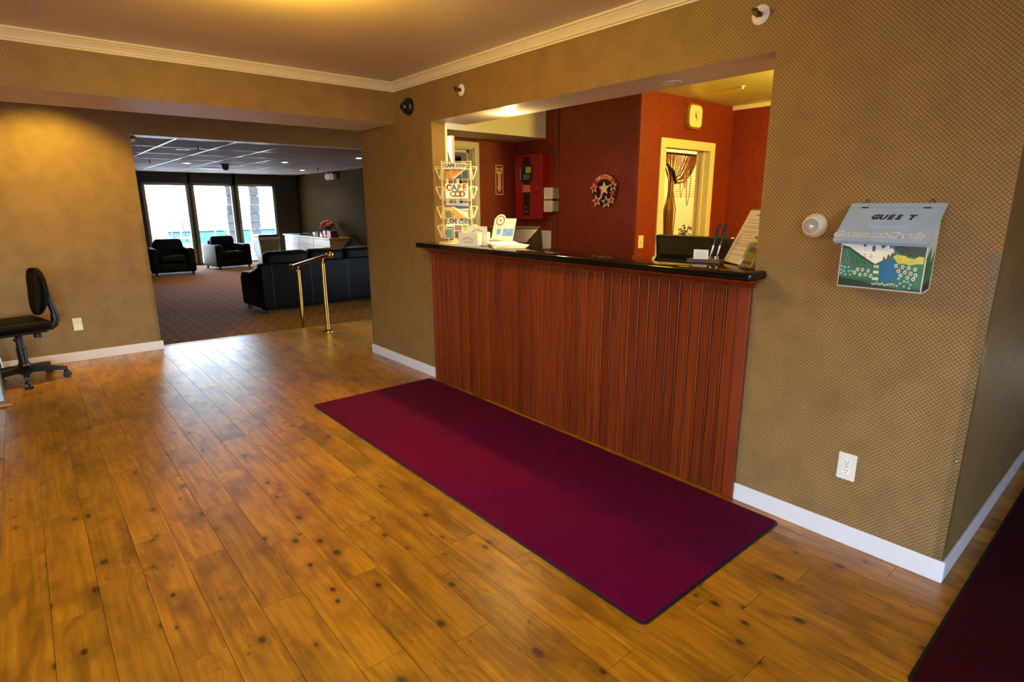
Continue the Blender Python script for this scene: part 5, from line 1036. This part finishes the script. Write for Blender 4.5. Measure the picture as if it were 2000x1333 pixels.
pw = thing('swimming_pool', 'turquoise swimming pool on the terrace outside the lounge windows', 'pool', (11.3, 30, FL-.25))
obj('water', MB().box(2.6, 20, 22.5, 37.5, FL-.5, FL-.12), m_water(), pw)
cp_ = MB()
for q in ((2.35, 20.25, 22.2, 22.5), (2.35, 20.25, 37.5, 37.8), (2.35, 2.6, 22.5, 37.5), (20, 20.25, 22.5, 37.5)): cp_.rbox(*q, FL-.05, FL-.0, .02, 2)
obj('coping', cp_, mat('blue_grey_coping', '3c474c', .6), pw)
obj('tile_band', MB().box(2.6, 20, 37.44, 37.5, FL-.12, FL-.02), mat('dark_tile_band', '141c24', .5), pw)
def pool_rail(lab, x, y, s_=1.0, rz=0.0):
    t = thing('pool_rail', lab, 'pool rail', (x, y, FL-.05), 'pool ladder rails', rz); mt_ = mat('stainless', '4a4d50', .4, .0)
    for dx in (0, .5): obj('rail', MB().tube([(dx, 0, .0), (dx, 0, .75*s_), (dx, .06, .92*s_), (dx, .25, 1.0*s_), (dx, .5, .92*s_), (dx, 1.0, .45*s_), (dx, 1.3, .1*s_)], .03, 8), mt_, t, smooth=True, local=True)
pool_rail('bent steel pool rail seen through the middle lounge window', 3.65, 21.9, 1.0, math.radians(-38)); pool_rail('bent steel pool rail seen through the left lounge window', 2.2, 23.6, 1.0, math.radians(-20))
def sunbed(lab, x, y, rz):
    t = thing('sun_lounger', lab, 'sun lounger', (x, y, FL-.05), 'white sun loungers', rz); wm = mat('white_resin', 'f0efec', .4)
    obj('seat', MB().box(-.32, .32, -.9, .35, .30, .34), wm, t, local=True); obj('backrest', MB().add([(-.32, .35, .30), (.32, .35, .30), (.32, .95, .82), (-.32, .95, .82), (-.32, .38, .27), (.32, .38, .27), (.32, .98, .79), (-.32, .98, .79)], [(0, 1, 2, 3), (7, 6, 5, 4), (0, 4, 5, 1), (1, 5, 6, 2), (2, 6, 7, 3), (3, 7, 4, 0)]), wm, t, local=True)
    for x_ in (-.3, .3):
        for y_ in (-.8, .3): obj('leg', MB().cyl((x_, y_, .001), (x_, y_, .30), .025, 8), wm, t, local=True)
    for x_ in (-.36, .36): obj('arm', MB().tube([(x_, -.3, .30), (x_, -.25, .52), (x_, .3, .55), (x_, .5, .45)], .025, 6), wm, t, local=True)
sunbed('white sun lounger on the terrace outside the left window', 1.6, 18.6, math.radians(30))
# stone clad post and wooden post of the porch, unseen roof added to block the sun
def post(lab, x, y, w_, c_):
    t = thing('porch_post', lab, 'post', (x, y, FL-.05), 'porch posts'); rs = random.Random(4)
    for k in range(9):
        j = rs.uniform(-.03, .03); obj('stone_block', MB().rbox(x-w_/2+j, x+w_/2+j*.6, y-w_/2, y+w_/2, FL-.049+k*.28, FL-.052+(k+1)*.28, .03, 2), c_, t)
    obj('cap', MB().box(x-w_*.4, x+w_*.4, y-w_*.4, y+w_*.4, FL-.05+9*.28, 2.52), c_, t)
STN = mat('grey_stone', '4d5356', .8, var=.3, scale=8, bump=.01)
post('grey stone porch post outside the middle lounge window', 2.72, 15.6, .32, STN); post('grey stone porch post outside the right lounge window', 3.42, 15.6, .30, STN)
struct('ceiling_sun_block', MB().box(-4, 7, YW+.14, 16.2, 2.52, 2.7), WHITE, 'unseen porch roof added to keep sun out of the lounge windows')
# boundary fence and hedge at the far end
fc_ = thing('boundary_fence', 'pale board fence beyond the swimming pool', 'fence', (6, 45, FL-.05)); FB = mat('pale_fence_boards', 'd9cfae', .7, var=.12, scale=3)
fb1 = MB().box(0, .24, 0, .03, 0, 1.9)
for k in range(96):
    o = obj('fence_board', fb1, FB, fc_, local=True) if k == 0 else (lambda c: (COL.objects.link(c), setattr(c, 'parent', fc_), c)[2])(first.copy())
    if k == 0: first = o
    o.location = (-18+k*.26, 0, .05)
for z_ in (.35, 1.6): obj('fence_rail', MB().box(-18, 7.2, .035, .09, z_, z_+.1), FB, fc_, local=True)
for k in range(9): obj('fence_post', MB().box(-18+k*3.1, -17.88+k*3.1, .035, .155, 0.001, 2.0), FB, fc_, local=True)
